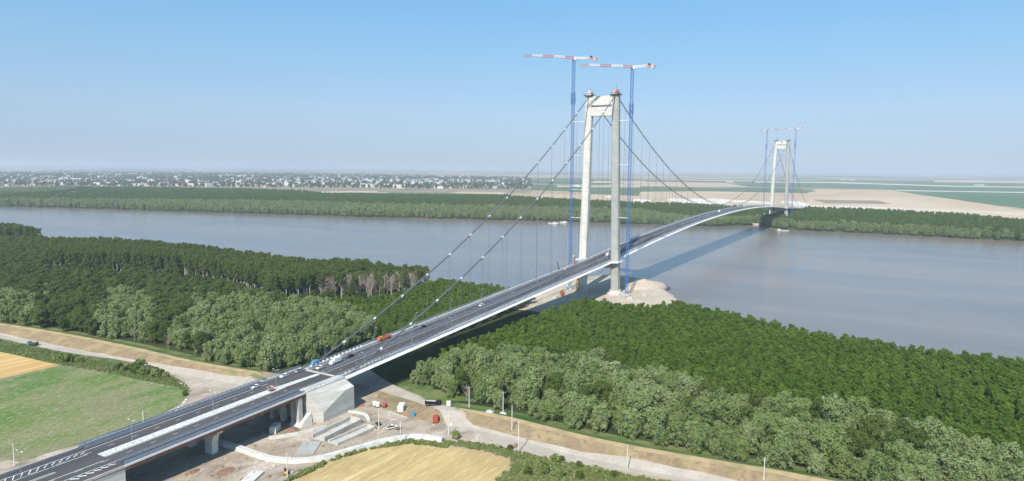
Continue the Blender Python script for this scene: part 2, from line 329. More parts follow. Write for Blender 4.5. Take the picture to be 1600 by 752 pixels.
region('green_field', pts([(-300, 660), (0, 592), (94, 571), (140, 575), (200, 590), (282, 607), (296, 613), (285, 628), (262, 640), (240, 652), (100, 700), (-10, 735), (-300, 800)]), G_['green_field'], 12, .7)
region('dirt_yard', pts([(-100, 722), (0, 716), (30, 722), (120, 695), (240, 653), (266, 640), (285, 628), (297, 612), (282, 600), (268, 590), (262, 580), (275, 577), (350, 591), (430, 598), (480, 585), (545, 578), (600, 592), (618, 604), (640, 612), (700, 640), (728, 655), (745, 690), (700, 700), (660, 690), (560, 703), (500, 725), (445, 752), (420, 900), (-100, 1000)]), G_['dirt'], 8, 1.2)
region('site_grass', pts([(586, 612), (597, 610), (620, 615), (660, 632), (688, 650), (695, 660), (680, 664), (640, 652), (600, 640), (583, 629), (590, 622)]), G_['dry_grass'], 5, .8)
G_['rut'] = ground_mat('wheel rutted dirt', [(.31, .25, .19), ((.40, .33, .25), .4, .4, .6, 0, 1, 1)])
for L in ([(540, 700), (600, 680), (650, 664), (700, 652)], [(560, 640), (600, 648), (650, 660), (700, 668)], [(300, 752), (370, 724), (430, 700), (470, 690)], [(330, 640), (370, 625), (420, 610), (440, 603)], [(285, 628), (300, 622), (330, 606), (345, 600)], [(420, 740), (470, 728), (530, 716)]):
    Lw = smooth_line(pts(L), 4)
    for o_ in (-1.1, 1.1): region('wheel_rut', scaled_off(Lw, o_-.35)+scaled_off(Lw, o_+.35)[::-1], G_['rut'], 4, .15)
region('dirt_road', pts([(-200, 491), (0, 521.8), (50, 532), (100, 542), (200, 562), (268, 575.5), (350, 590.5), (430, 601), (470, 600), (440, 612), (340, 606), (262, 582), (214, 567), (100, 550), (0, 528.5), (-200, 496)]), G_['road'], 12, .4)
region('dirt_road', pts([(548, 560), (614, 601), (661, 624.6), (695.6, 640), (740, 667), (807, 684), (908, 709), (977, 719.5), (1138, 752), (1300, 790), (1250, 800), (1068, 752), (868, 718), (821, 708), (754, 691), (712, 684), (697, 664), (690, 652), (650, 628), (596, 612), (530, 590)]), G_['road'], 10, .4)
region('trampled_ground', pts([(715, 672), (735, 672), (770, 688), (790, 700), (740, 702), (712, 694)]), G_['dirt'], 6, .6)
region('sand_bank', [(-112, 46), (-60, 58), (-35, 60), (38, 60), (100, 48), (118, 20), (112, -4), (92, -26), (50, -58), (24, -74), (-20, -84), (-60, -88), (-88, -74), (-92, -40), (-118, -14)], G_['sand'], 7, 1.5)
# far bank
region('far_forest_ground', far_shore[1:-1]+[(1500, -2600)]+pts([(1620, 345), (1420, 333), (1260, 329), (1040, 322), (900, 318), (800, 308), (600, 302), (400, 300), (200, 298), (0, 300)])+[(900, 3200)], G_['forest_floor'], 60, 4)
# the plain behind the floodplain woods
def F(name, key, L, step=150, amp=6): region(name, pts(L), G_[key], step, amp)
F('town_land', 'town_ground', [(-60, 291.5), (300, 294), (600, 297), (830, 297), (830, 280), (800, 275), (400, 269), (-60, 267)])
F('town_edge_field', 'far_brown', [(-60, 291), (0, 291), (110, 291), (118, 300), (60, 300), (-60, 298)])
F('town_edge_field', 'far_brown', [(220, 290), (400, 291), (660, 294), (830, 297), (830, 302), (700, 302), (560, 300), (500, 303), (470, 296), (220, 293)])
F('town_edge_field', 'far_white', [(480, 300), (590, 299), (590, 300), (480, 301)])
F('stubble_field', 'far_tan', [(590, 291.5), (650, 292), (640, 293), (590, 293)])
F('stubble_field', 'far_tan', [(700, 302), (790, 304), (790, 300.5), (720, 299.5)])
F('stubble_field', 'far_tan', [(870, 290), (1000, 291), (1000, 293), (870, 292.5)])
F('stubble_field', 'far_tan', [(840, 303), (1050, 308), (1250, 312), (1440, 330), (1260, 328), (1100, 322), (1000, 319), (900, 316), (840, 312)])
F('stubble_field', 'far_tan', [(1000, 284), (1130, 286), (1170, 292), (1090, 292), (1000, 291), (940, 290)])
F('stubble_field', 'far_tan', [(1000, 300), (1100, 299), (1260, 302), (1275, 296), (1390, 297), (1440, 305), (1500, 313), (1560, 322), (1640, 337), (1640, 345), (1420, 331), (1250, 325), (1100, 316), (1000, 312)])
F('crop_field', 'far_green', [(1040, 296), (1160, 293.5), (1240, 294), (1278, 300), (1200, 301), (1100, 297)])
F('crop_field', 'far_green', [(890, 294), (950, 295), (945, 301), (888, 300)])
F('crop_field', 'far_green', [(1150, 287), (1240, 286), (1400, 289), (1640, 296), (1640, 302), (1420, 297), (1240, 293), (1160, 291)])
F('crop_field', 'far_green', [(1400, 299), (1640, 303), (1640, 331), (1560, 321), (1500, 311), (1440, 304)])
F('chalk_track', 'far_white', [(1180, 284.2), (1300, 284.5), (1490, 290.5), (1640, 292.5), (1640, 293.6), (1490, 291.8), (1300, 286), (1180, 285.2)])
F('chalk_track', 'far_white', [(1400, 297.4), (1640, 300.8), (1640, 302.2), (1400, 298.4)])
F('chalk_track', 'far_white', [(1240, 320), (1420, 325), (1560, 331), (1640, 336), (1640, 339), (1560, 334), (1420, 328), (1240, 322)])
F('stubble_field', 'far_tan', [(1240, 311), (1300, 311), (1380, 314), (1400, 318), (1300, 317)], 60)
F('ploughed_field', 'far_brown', [(1270, 312), (1370, 313.5), (1395, 319), (1290, 318)], 60)
F('stubble_field', 'far_tan', [(1460, 281.5), (1640, 283), (1640, 287), (1460, 284.5)])
F('stubble_field', 'far_tan', [(930, 283), (1010, 283), (1000, 286), (920, 286)])

# one constrained triangulation carries every region, so the sheets meet edge to edge
V, ED = [], []
def add_line(L, closed):
    n0 = len(V); V.extend(L); k = len(L)
    ED.extend((n0+i, n0+(i+1) % k) for i in range(k if closed else k-1))
add_line(far_out, True)
add_line(near_shore, False); add_line(far_shore, False)
for _, P, _m in reg: add_line(P, True)
for L in (dike_l, dike_r):
    for o in (-13, -8, -5, -2, 0, 2, 5, 8, 13):
        for q in smooth_line(scaled_off(L, o), 2): V.append(q)
for o in (3, 9, 12): V.extend(scaled_off(near_shore, o)); V.extend(scaled_off(near_shore, -o)); V.extend(scaled_off(far_shore, o)); V.extend(scaled_off(far_shore, -o))
for x in range(-600, 1500, 60):
    for y in range(-700, 1500, 60): V.append((x+.3, y+.7))
res = delaunay_2d_cdt([Vector(p) for p in V], ED, [], 0, 1e-3)
vv = np.array([(p.x, p.y) for p in res[0]]); ff = np.array([tuple(f)[:3] for f in res[2]]); zz = hgt(vv)
cen = vv[ff].mean(1); own = np.full(len(ff), -1)
own[inside(cen, RIVER)] = -2
rid = {}
names = []
for k, (nm, P, m_) in enumerate(reg):
    q = inside(cen, P)&(own != -2); own[q] = k
groups = {}
for k, (nm, P, m_) in enumerate(reg):
    if nm == 'sand_bank': own[inside(cen, P)] = k
    groups.setdefault((nm, m_.name), []).append(k)
def emit(nm, sel, m_):
    f = ff[sel]
    if len(f) == 0: return
    u, inv = np.unique(f, return_inverse=True); me = bpy.data.meshes.new(nm)
    me.from_pydata([(vv[i][0], vv[i][1], zz[i]) for i in u], [], [tuple(map(int, r)) for r in inv.reshape(-1, 3)]); me.materials.append(m_); me.update()
    o = bpy.data.objects.new(nm, me); COL.objects.link(o); o['kind'] = 'structure'; return o
emit('ground', own == -1, G_['plain']); emit('river_bed', own == -2, G_['sand'])
for (nm, _n), ks in groups.items(): emit(nm, np.isin(own, ks), reg[ks[0]][2])

# river surface
m = bpy.data.materials.new('river water'); m.use_nodes = True; t = m.node_tree; b = t.nodes['Principled BSDF']
g = t.nodes.new('ShaderNodeNewGeometry'); b.inputs['Roughness'].default_value = .22; b.inputs['IOR'].default_value = 1.33
n1 = t.nodes.new('ShaderNodeTexNoise'); n1.inputs['Scale'].default_value = .0035; n1.inputs['Detail'].default_value = 4; n1.inputs['Distortion'].default_value = .6
mp = t.nodes.new('ShaderNodeMapping'); mp.inputs['Scale'].default_value = (2.2, .5, 1); t.links.new(g.outputs['Position'], mp.inputs[0]); t.links.new(mp.outputs[0], n1.inputs['Vector'])
cr = t.nodes.new('ShaderNodeValToRGB'); cr.color_ramp.elements[0].position = .35; cr.color_ramp.elements[1].position = .66
cr.color_ramp.elements[0].color = (.155, .147, .138, 1); cr.color_ramp.elements[1].color = (.235, .187, .148, 1)
t.links.new(n1.outputs['Fac'], cr.inputs[0]); t.links.new(cr.outputs[0], b.inputs['Base Color'])
n2 = t.nodes.new('ShaderNodeTexNoise'); n2.inputs['Scale'].default_value = .35; n2.inputs['Detail'].default_value = 4
n3 = t.nodes.new('ShaderNodeTexNoise'); n3.inputs['Scale'].default_value = .02; n3.inputs['Detail'].default_value = 3
t.links.new(g.outputs['Position'], n2.inputs['Vector']); t.links.new(g.outputs['Position'], n3.inputs['Vector'])
b1 = t.nodes.new('ShaderNodeBump'); b1.inputs['Strength'].default_value = .42; b1.inputs['Distance'].default_value = .5; t.links.new(n2.outputs['Fac'], b1.inputs['Height'])
rr = t.nodes.new('ShaderNodeMapRange'); rr.inputs[1].default_value = .35; rr.inputs[2].default_value = .65; rr.inputs[3].default_value = .17; rr.inputs[4].default_value = .20
t.links.new(n3.outputs['Fac'], rr.inputs[0]); t.links.new(rr.outputs[0], b.inputs['Roughness']); t.links.new(b1.outputs[0], b.inputs['Normal'])
wp = scaled_off(near_shore, -6)+scaled_off(far_shore, 6)[::-1]
wr = delaunay_2d_cdt([Vector(p) for p in wp], [(i, (i+1) % len(wp)) for i in range(len(wp))], [], 1, 1e-3)
me = bpy.data.meshes.new('river_water'); me.from_pydata([(p.x, p.y, WATER_Z) for p in wr[0]], [], [tuple(f) for f in wr[2]]); me.materials.append(m)
o = bpy.data.objects.new('river_water', me); COL.objects.link(o); o['kind'] = 'structure'

# haze: one closed box of even, thin air
HZ = MB().box((0, 0, 115), (92000, 92000, 262))
m = bpy.data.materials.new('haze air'); m.use_nodes = True; t = m.node_tree; t.nodes.remove(t.nodes['Principled BSDF'])
pv = t.nodes.new('ShaderNodeVolumePrincipled'); pv.inputs['Color'].default_value = (.80, .88, 1, 1); pv.inputs['Density'].default_value = 8.2e-5; pv.inputs['Anisotropy'].default_value = .1
t.links.new(pv.outputs[0], t.nodes['Material Output'].inputs['Volume'])
hz = HZ.build('haze', m); hz['kind'] = 'stuff'; hz['label'] = 'pale blue summer haze over the river plain'

exec_marker = None
# ------------------------------------------------------------------ the suspension bridge
def zd(x):
    if x < 0: return 29+x/371*17.2
    if x > 1120: return 29-(x-1120)/371*17.2
    return 50-21*((x-560)/560)**2
def zc(x):
    if x < 0:
        t = x/-371.; return 190-(190-10.5)*t-4*18*t*(1-t)
    if x > 1120:
        t = (x-1120)/490.; return 190-(190-10)*t-4*24*t*(1-t)
    return 58.5+131.5*((x-560)/560)**2
CY = 13.6
bridge = empty('suspension_bridge', (0, 0, 0), 0, 'long white suspension bridge on two concrete portal towers spanning the wide brown river', 'bridge')
XS = [-371, -366]+list(range(-340, 0, 20))+list(range(0, 1120, 20))+list(range(1120, 1500, 20))+[1500]
def strip(prof, xs, zf=zd):
    """open or closed profile (y,dz) swept along the bridge axis"""
    mb = MB(); mb.loft([[(x, y, zf(x)+z) for y, z in prof] for x in xs]); return mb
strip([(-15.9, -1.1), (-9.5, -3.2), (9.5, -3.2), (15.9, -1.1), (14.2, -.06), (-14.2, -.06)], XS).build('deck_girder', M['white_steel'], bridge)
for s in (-1, 1):
    strip([(s*10.2, -.05), (s*.9, -.05), (s*.9, .03), (s*10.2, .03)], XS).build('carriageway', M['asphalt'], bridge)
    strip([(s*10.7, -.05), (s*14.2, -.05), (s*14.2, .10), (s*10.7, .10)], XS).build('walkway', M['pale_steel'], bridge)
strip([(-.9, -.05), (.9, -.05), (.9, .08), (-.9, .08)], XS).build('median_strip', M['steel_dark'], bridge)
def rail(y, hh, posts, th, m_, nm, x0=-371, x1=1500, zf=zd, rows=(1., .55), parent=None, lattice=False):
    mb = MB(); xs = [x for x in XS if x0 <= x <= x1] if zf is zd else list(np.linspace(x0, x1, 8))
    for r_ in rows: strip_p = [(y-th, hh*r_-th), (y+th, hh*r_-th), (y+th, hh*r_+th), (y-th, hh*r_+th)]; mb.loft([[(x, yy, zf(x)+z) for yy, z in strip_p] for x in xs])
    x = x0
    while x <= min(x1, 500 if posts < 9 else x1): mb.box((x, y, zf(x)+hh/2), (th*1.6, th*1.6, hh)); x += posts
    return mb.build(nm, m_, parent or bridge)
for y in (-10.45, -.75, .75, 10.45): rail(y, .95, 4, .11, M['galv'], 'crash_barrier')
for y in (-14.3, 14.3): rail(y, 1.25, 3, .08, M['galv'], 'railing', rows=(1., .7, .4))
mk = MB()
for s in (-1, 1):
    for y in (1.25, 9.3):
        mk.loft([[(x, s*y-.13, zd(x)+.034), (x, s*y+.13, zd(x)+.034), (x, s*y+.13, zd(x)+.044), (x, s*y-.13, zd(x)+.044)] for x in XS])
    x = -362
    while x < 900:
        mk.box((x, s*4.9, zd(x)+.04), (3.2, .17, .012), 0); x += 12
    x = -362
mk.build('road_marking', M['paint'], bridge)
def leg_ring(x, y, z, a, b, c=.9):
    return [(x-b, y-a+c, z), (x-b+c, y-a, z), (x+b-c, y-a, z), (x+b, y-a+c, z), (x+b, y+a-c, z), (x+b-c, y+a, z), (x-b+c, y+a, z), (x-b, y+a-c, z)]
def tower(x0):
    T = empty('tower', (x0, 0, 0)); T.parent = bridge
    for s in (-1, 1):
        rings = []
        for k in range(13):
            z = -2+191*k/12.; t_ = z/189.; yc = s*(17.7-4.1*t_); rings.append(leg_ring(0, yc, z, 3.9-.35*t_, 3.6-.7*t_))
        MB().loft(rings).build('leg', M['concrete'] if s > 0 else M['concrete_grey_and_shade'], T)  # right legs: shading of faces turned from the sun, put into greyer concrete
        # saddle housing and its working platform
        p = MB(); p.box((0, s*13.6, 189.6), (9.2, 9.4, .5))
        for a_ in (-4.5, 4.5): p.box((a_, s*13.6, 190.9), (.15, 9.4, .12)); p.box((0, s*13.6+a_, 190.9), (9.2, .15, .12))
        for a_ in (-4.4, 0, 4.4):
            for b_ in (-4.5, 4.5): p.box((a_, s*13.6+b_, 190.4), (.14, .14, 1.3)); p.box((b_, s*13.6+a_, 190.4), (.14, .14, 1.3))
        p.build('platform', M['steel_dark'], T)
        q = MB(); q.loft([[(-3.4*u, s*13.6-2.9*w_, z), (3.4*u, s*13.6-2.9*w_, z), (3.4*u, s*13.6+2.9*w_, z), (-3.4*u, s*13.6+2.9*w_, z)] for u, w_, z in ((.9, .9, 189.9), (.86, .88, 191.9), (.62, .7, 193.8), (.3, .4, 195.0))])
        q.build('saddle_housing', M['pale_steel'], T)
        q = MB()
        if s < 0 and x0 == 0:
            MB().box((-3.0, s*13.6-1.6, 192.4), (1.2, 2.6, 3)).build('saddle_cover', M['orange'], T)
        for a_ in (-3.6, -1.2, 1.2, 3.6): q.beam((a_, s*13.6-3.2, 190), (a_*.4, s*13.6-1, 195.5), .1); q.beam((a_, s*13.6+3.2, 190), (a_*.4, s*13.6+1, 195.5), .1)
        for z in (192, 194): q.beam((-3, s*13.6-2.8, z), (3, s*13.6-2.8, z), .1); q.beam((-3.2, s*13.6-2.8, z), (-3.2, s*13.6+2.8, z), .1)
        q.beam((0, s*13.6, 196), (0, s*13.6, 200 if s < 0 else 198), .12)
        q.build('scaffold', M['steel_dark'], T)
        # pile cap and plinth
        q = MB().loft([[(8*math.cos(a)*k_, s*17.7+7*math.sin(a)*k_, z) for a in np.linspace(0, 2*math.pi, 17)[:-1]] for k_, z in ((1.15, -4.5), (1.1, -2.), (.85, -1.9), (.8, .6))])
        q.build('footing', M['concrete_pale'], T)
        z = zd(x0)
        q = MB().loft([[(-11, s*14.0, z-1.1), (-7, s*22.6, z-.9), (8, s*22.6, z-.9), (12, s*14.0, z-1.1)], [(-11, s*14.0, z-.1), (-7, s*22.6, z-.1), (8, s*22.6, z-.1), (12, s*14.0, z-.1)]]); q.build('deck_apron', M['white_steel'], T)
    MB().box((0, 0, 184.6), (6.0, 22, 8.6)).box((0, 0, 174.7), (5.8, 22, 9.6)).build('crossbeam', M['concrete'], T)
    q = MB().box((-3.6, 0, 179.9), (1.2, 21, .25))
    for y in range(-10, 11, 2): q.box((-4.1, y, 180.5), (.08, .08, 1.1))
    q.box((-4.1, 0, 181.1), (.09, 21, .09)).build('inspection_walkway', M['galv'], T)
    MB().box((0, 0, zd(x0)-5.4), (4, 29, 3.2)).build('lower_crossbeam', M['concrete_old'], T)
    return T
tower(0); tower(1120)
for s in (-1, 1):
    xs = list(np.linspace(-371, 0, 40))+list(np.linspace(0, 1120, 90))[1:]+list(np.linspace(1120, 1610, 40))[1:]
    MB().tube([(x, s*CY, zc(x)) for x in xs], .42, 8).build('main_cable', M['cable'], bridge, True)
    hr = MB()
    for o_ in (-.55, .55): hr.tube([(x, s*CY+o_, zc(x)+1.15) for x in xs], .06, 4)
    hr.build('hand_rope', M['rope'], bridge)
hx = [-341+26*k for k in range(13)]+[26.05*k for k in range(1, 43)]
hang, clampm = [], []
for x in hx:
    for s in (-1, 1): hang.append((abs(x+600)+(0 if s < 0 else 5), x, s))
hang.sort(); rest = MB(); restc = MB()
for k in range(1, 14):
    for s in (-1, 1): hang.append((9999, 1120+26*k, s))
for k, (_, x, s) in enumerate(hang):
    z0, z1 = zd(x), zc(x)
    h_ = MB() if k < 100 else rest
    for o_ in (-.3, .3): h_.beam((x+o_, s*CY, z0), (x+o_, s*CY, z1), .06, n=5)
    if k < 100: h_.build('hanger', M['rope'], bridge)
    c_ = MB() if k < 100 else restc; dx = (zc(x+1)-zc(x-1))/2
    c_.beam((x-.95, s*CY, z1-.95*dx), (x+.95, s*CY, z1+.95*dx), .62, n=8); c_.box((x, s*CY, z1-.9), (.7, .35, 1.2))
    if k < 100: c_.build('cable_clamp', M['white'], bridge)
o = rest.build('hanger', M['rope'], bridge); o['kind'] = 'stuff'; o = restc.build('cable_clamp', M['white'], bridge); o['kind'] = 'stuff'
# anchorage at the near shore
AN = empty('anchorage', (0, 0, 0)); AN.parent = bridge
z = 11.4
for s, nm in ((-1, 'abutment_wall'), (1, 'abutment_wall')):
    A, B = (-397, s*16, z), (-371.4, s*16, z+.1); Cc, D = (-377.5, s*22, 8.2), (-392.5, s*22, 1.2); Gb, Eb, Fb, Hb = (-396, s*16, -5), (-392.5, s*22, -5), (-371.4, s*22, -5), (-371.4, s*22, 8.6)
    inn = [(-397, s*4, z), (-371.4, s*4, z+.1), (-371.4, s*4, -5), (-396, s*4, -5)]
    q = MB(); q.v = [A, B, Cc, D, Gb, Eb, Fb, Hb]+inn
    f_ = [(0, 3, 2, 1), (1, 2, 7), (0, 4, 5, 3), (3, 5, 6, 7, 2), (1, 7, 6, 10, 9), (0, 1, 9, 8), (0, 8, 11, 4)]
    q.f = f_ if s < 0 else [tuple(reversed(x)) for x in f_]
    q.build('anchor_block', M['concrete_cast'], AN)
MB().box((-385, 0, 4.2), (22, 12, 14)).build('central_wall', M['concrete_old'], AN)
q = MB()
for y in (-14.2, -11, -3.6, 3.6, 11, 14.2): q.box((-400.5, y, 2.2), (2.4, 2.2, 14.6))
q.build('column', M['concrete_old'], AN)
MB().loft([[(-404, -18, -4), (-395.9, -18, -4), (-395.9, -10, -4), (-404, -10, -4)], [(-400, -17, -1.5), (-395.9, -17.5, 1.5), (-395.9, -10, 1.5), (-400, -10, -1.5)]]).build('plinth', M['concrete_pale'], AN)
IW = {-1: 10.8, 1: 13.8}
for s in (-1, 1):
    MB().loft([[(-397, s*15.9, z+.02), (-371.4, s*15.9, z+.15), (-371.4, s*IW[s], z+.15), (-397, s*IW[s], z+.02)], [(-397, s*15.9, z+.5), (-371.4, s*15.9, z+1.), (-371.4, s*IW[s], z+1.), (-397, s*IW[s], z+.5)]]).build('walkway', M['concrete_pale'], AN)
    q = MB()
    for k in range(14): q.box((-367+3*k, s*12.6, zd(-367+3*k)+.5), (.6, 1.6, 1.0))
    q.build('cable_cover', M['concrete_pale'], AN)
    rail(s*(IW[s]+.1), 1., 3, .1, M['galv'], 'crash_barrier', -397, -371.4, lambda x: z+.1, parent=AN)
    rail(s*15.7, 1.2, 3, .07, M['rail_blue'], 'railing', -397, -371.4, lambda x: z+.9, parent=AN)
MB().loft([[(-397, -10.8, z+.02), (-371.2, -10.8, z+.4), (-371.2, 13.7, z+.4), (-397, 13.7, z+.02)], [(-397, -10.8, z+.2), (-371.2, -10.8, zd(-371.2)+.03), (-371.2, 13.7, zd(-371.2)+.03), (-397, 13.7, z+.2)]]).build('carriageway', M['asphalt'], AN)
MB().loft([[(-397, -1.3, z+.21), (-374, -1.2, z+.38), (-374, 1.4, z+.38), (-397, 2.6, z+.21)], [(-397, -1.3, z+.36), (-374, -1.2, z+.53), (-374, 1.4, z+.53), (-397, 2.6, z+.36)]]).build('cobbled_median', M['cobble'], AN)
MB().box((-372.2, 0, zd(-371)+.09), (1.8, 21.4, .16)).build('expansion_joint', M['concrete_old'], AN)
# far anchorage and approach
MB().loft([[(1500, -15, -5), (1640, -15, -5), (1640, 15, -5), (1500, 15, -5)], [(1500, -15, zd(1500)-.2), (1640, -15, 9), (1640, 15, 9), (1500, 15, zd(1500)-.2)]]).build('far_abutment', M['concrete'], bridge)

# ------------------------------------------------------------------ approach viaduct
AP = empty('approach_viaduct', (-440, 0, 0), 0, 'concrete road viaduct with a cobbled median leading onto the bridge', 'viaduct'); AP.location = (0, 0, 0)
za = lambda x: 11.55+.027*(x+397) if x > -484 else 11.55+.027*(-87)+.012*(x+484)
YL, YR = 16.6, -15.2
xa = [-620, -560, -520, -498, -484, -470, -440, -420, -397.2]
def astrip(prof, xs=xa): return MB().loft([[(x, y, za(x)+z_) for y, z_ in prof] for x in xs])
xb = [x for x in xa if x >= -484]
astrip([(YR, -1.0), (YL, -1.0), (YL, 0), (YR, 0)]).build('deck_slab', M['concrete_old'], AP)
for y0, y1 in ((YR+1.6, YR+2.4), (-5.5, -4.6), (5, 5.9), (YL-2.4, YL-1.6)):
    astrip([(y0, -2.6), (y1, -2.6), (y1, -1.01), (y0, -1.01)], xb).build('steel_girder', M['weather'], AP)
astrip([(YR-.35, -.55), (YR-.02, -.55), (YR-.02, .25), (YR-.35, .25)], xb).build('parapet', M['white_steel'], AP)
astrip([(YR-.27, -1.9), (YR+.2, -1.9), (YR+.2, -1.01), (YR-.02, -1.01), (YR-.02, -.56), (YR-.27, -.56)], xb).build('edge_flange', M['weather'], AP)
astrip([(YL+.02, -1.3), (YL+.35, -1.3), (YL+.35, .25), (YL+.02, .25)], xb).build('parapet', M['white_steel'], AP)
astrip([(-1.35, .01), (2.75, .01), (2.75, .2), (-1.35, .2)], xb).build('cobbled_median', M['cobble'], AP)
astrip([(-9.4, .01), (-1.36, .01), (-1.36, .06), (-9.4, .06)], xb).build('carriageway', M['asphalt'], AP)
astrip([(2.76, .01), (11., .01), (11., .06), (2.76, .06)], xb).build('carriageway', M['asphalt'], AP)
xe = [x for x in xa if x <= -484]
astrip([(YR+.5, .01), (YL-.5, .01), (YL-.5, .06), (YR+.5, .06)], xe).build('carriageway', M['asphalt'], AP)
astrip([(YR, .01), (-9.41, .01), (-9.41, .12), (YR, .12)], xb).build('walkway', M['steel_dark'], AP)
astrip([(11.01, .01), (YL, .01), (YL, .12), (11.01, .12)], xb).build('walkway', M['steel_dark'], AP)
for y, hh, mm, rows in ((-9.9, .9, 'galv', (1., .55)), (-11.6, .9, 'galv', (1., .5)), (YR+.1, 1.3, 'rail_blue', (1., .7, .4)), (11.5, .9, 'galv', (1., .55)), (13.4, .9, 'galv', (1., .55)), (YL-.1, 1.3, 'rail_blue', (1., .7, .4))):
    rail(y, hh, 2.5, .09, M[mm], 'railing', -484 if y != 13.4 else -560, -397.3, lambda x: za(x)+.1, rows=rows, parent=AP)
q = MB()
for y, x0, x1 in ((-9.0, -600, -397.5), (-1.75, -484, -397.5), (3.15, -484, -397.5), (10.5, -600, -397.5), (.2, -600, -500), (1.2, -600, -500), (-4.6, -600, -486), (6.2, -600, -486)):
    xs = [x for x in xa if x0 < x < x1]+[x0, x1]; xs.sort(); q.loft([[(x, y-.13, za(x)+.064), (x, y+.13, za(x)+.064), (x, y+.13, za(x)+.075), (x, y-.13, za(x)+.075)] for x in xs])
for y in (-5.3, 7.): 
    x = -590
    while x < -399: q.box((x, y, za(x)+.07), (3.4, .18, .012)); x += 9.5
for k in range(46):   # hatched areas at the merge
    x = -486-2.6*k; wv = min(3.6, 1.0+k*.25)
    for yc in (8.6, -10.8):
        s = 1 if yc > 0 else -1; q.beam((x-1.4, yc-.5*wv*s, za(x)+.07), (x+.6, yc+.5*wv*s, za(x)+.07), .22)
q.build('road_marking', M['paint'], AP)
def pier(x):
    P_ = empty('pier', (x, 0, 0)); P_.parent = AP; zt = za(x)-2.65
    for yc in (-6.2, 8.0):
        prof = [(yc-2.3, -5), (yc+2.3, -5), (yc+2.4, zt-6), (yc+3.4, zt-3), (yc+6, zt-1.4), (yc+6, zt), (yc-6, zt), (yc-6, zt-1.4), (yc-3.4, zt-3), (yc-2.4, zt-6)]
        MB().prism(prof, -1.5, 1.5, 'x').build('pier_wall', M['concrete'], P_)
    return P_
pier(-442)
MB().box((-501, .7, 2.2), (34, 31.2, 11)).build('abutment', M['concrete'], AP)
for s, y in ((1, YL+.0), (-1, YR)):
    MB().loft([[(-700, y, -5), (-518, y, -5), (-518, y+s*14, -5), (-700, y+s*14, -5)], [(-700, y-s*.5, za(-700)-.3), (-518, y-s*.5, za(-518)-.3), (-518, y+s*.5, za(-518)-.3), (-700, y+s*.5, za(-700)-.3)]]).build('embankment', G_['grassland'], AP)

# ------------------------------------------------------------------ tower cranes
def lattice(mb, p, q, wd, n, r):
    p, q = Vector(p), Vector(q); z = (q-p).normalized(); a = Vector((0, 0, 1)) if abs(z.z) < .9 else Vector((1, 0, 0)); x = z.cross(a).normalized()*wd/2; y = z.cross(x).normalized()*wd/2
    C4 = [x+y, x-y, -x-y, -x+y]
    for c in C4: mb.beam(p+c, q+c, r)
    for k in range(n):
        a0, a1 = p.lerp(q, k/n), p.lerp(q, (k+1)/n)
        for i in range(4):
            c, d = C4[i], C4[(i+1) % 4]; mb.beam(a0+c, a0+d, r*.7); mb.beam(*((a0+c, a1+d) if k % 2 else (a0+d, a1+c)), r*.7)
def crane(x, y, h, tip, counter, label, zb=-3.0, ties=(), tx=0, ty=0):
    c = empty('tower_crane', (x, y, zb), 0, label, 'crane', 'tower cranes beside the bridge towers'); h = h-zb
    mb = MB(); lattice(mb, (0, 0, 0), (0, 0, h-1.5), 2.3, int(h/3.2), .16); mb.build('mast', M['crane_blue'], c)
    mb = MB(); lattice(mb, (0, 0, h-44), (0, 0, h-33), 3.4, 4, .16); mb.build('climbing_frame', M['crane_blue'], c)
    MB().box((0, 0, .3), (7, 7, 1.2)).build('base', M['concrete_pale'], c)
    mb = MB().beam((0, 0, h-1.8), (0, 0, h), 1.5, n=10); mb.build('slewing_ring', M['red'], c)
    cb = MB().box((-1.2, -2.2, h-.6), (2, 1.6, 2.2)); cb.build('cab', M['white'], c)
    tv = Vector((tip[0]-x, tip[1]-y, 0)); L = tv.length; u = tv.normalized()
    for k, (a, b) in enumerate(((0, .19), (.19, .41), (.41, .62), (.62, .82), (.82, 1.))):
        mb = MB(); p, q = u*L*a+Vector((0, 0, h+1)), u*L*b+Vector((0, 0, h+1-(1 if b == 1 else 0))); wd = 2.1 if b < .7 else 1.6
        lattice(mb, p, q, wd, max(3, int((q-p).length/2.6)), .17 if k != 4 else .13)
        if k % 2: mb.beam(p+Vector((0, 0, -.3)), q+Vector((0, 0, -.3)), .55)
        mb.build('jib_section', M['white'] if k % 2 else M['signal'], c)
    cv = Vector((counter[0]-x, counter[1]-y, 0)); Lc = cv.length; cu = cv.normalized()
    mb = MB(); lattice(mb, cu*.5+Vector((0, 0, h+.6)), cu*Lc*.65+Vector((0, 0, h+.6)), 1.8, 5, .3); mb.build('counter_jib', M['white'], c)
    mb = MB(); mb.beam(cu*Lc*.55+Vector((0, 0, h+.4)), cu*Lc+Vector((0, 0, h+.4)), 1.0); mb.build('machinery_deck', M['signal'], c)
    mb = MB(); mb.box(tuple(cu*Lc*.88+Vector((0, 0, h-.6))), (2.4, 2.4, 3)); mb.build('counterweight', M['concrete_old'], c)
    mb = MB(); mb.box(tuple(cu*Lc*.72+Vector((0, 0, h+2.))), (1.8, 1.8, 1.6)).beam(tuple(cu*Lc*.7+Vector((0, 0, h+1))), tuple(cu*Lc*.66+Vector((0, 0, h+4.2))), .15); mb.build('winch', M['steel_dark'], c)
    for zt in ties:
        mb = MB()
        for o_ in (-1.1, 1.1): mb.beam((o_, 0, zt-zb), (tx-x+o_*1.5, ty-y-math.copysign(3.6, ty), zt-zb), .22)
        mb.beam((0, 0, zt-zb), (tx-x, ty-y, zt-zb), .2); mb.build('mast_tie', M['white'], c)
    return c
crane(0, 31.5, 226.5, (-38, 68), (12, 11), 'tall blue crane by the left leg of the near tower, higher of the pair', ties=(165, 132, 98, 70), tx=0, ty=17.5)
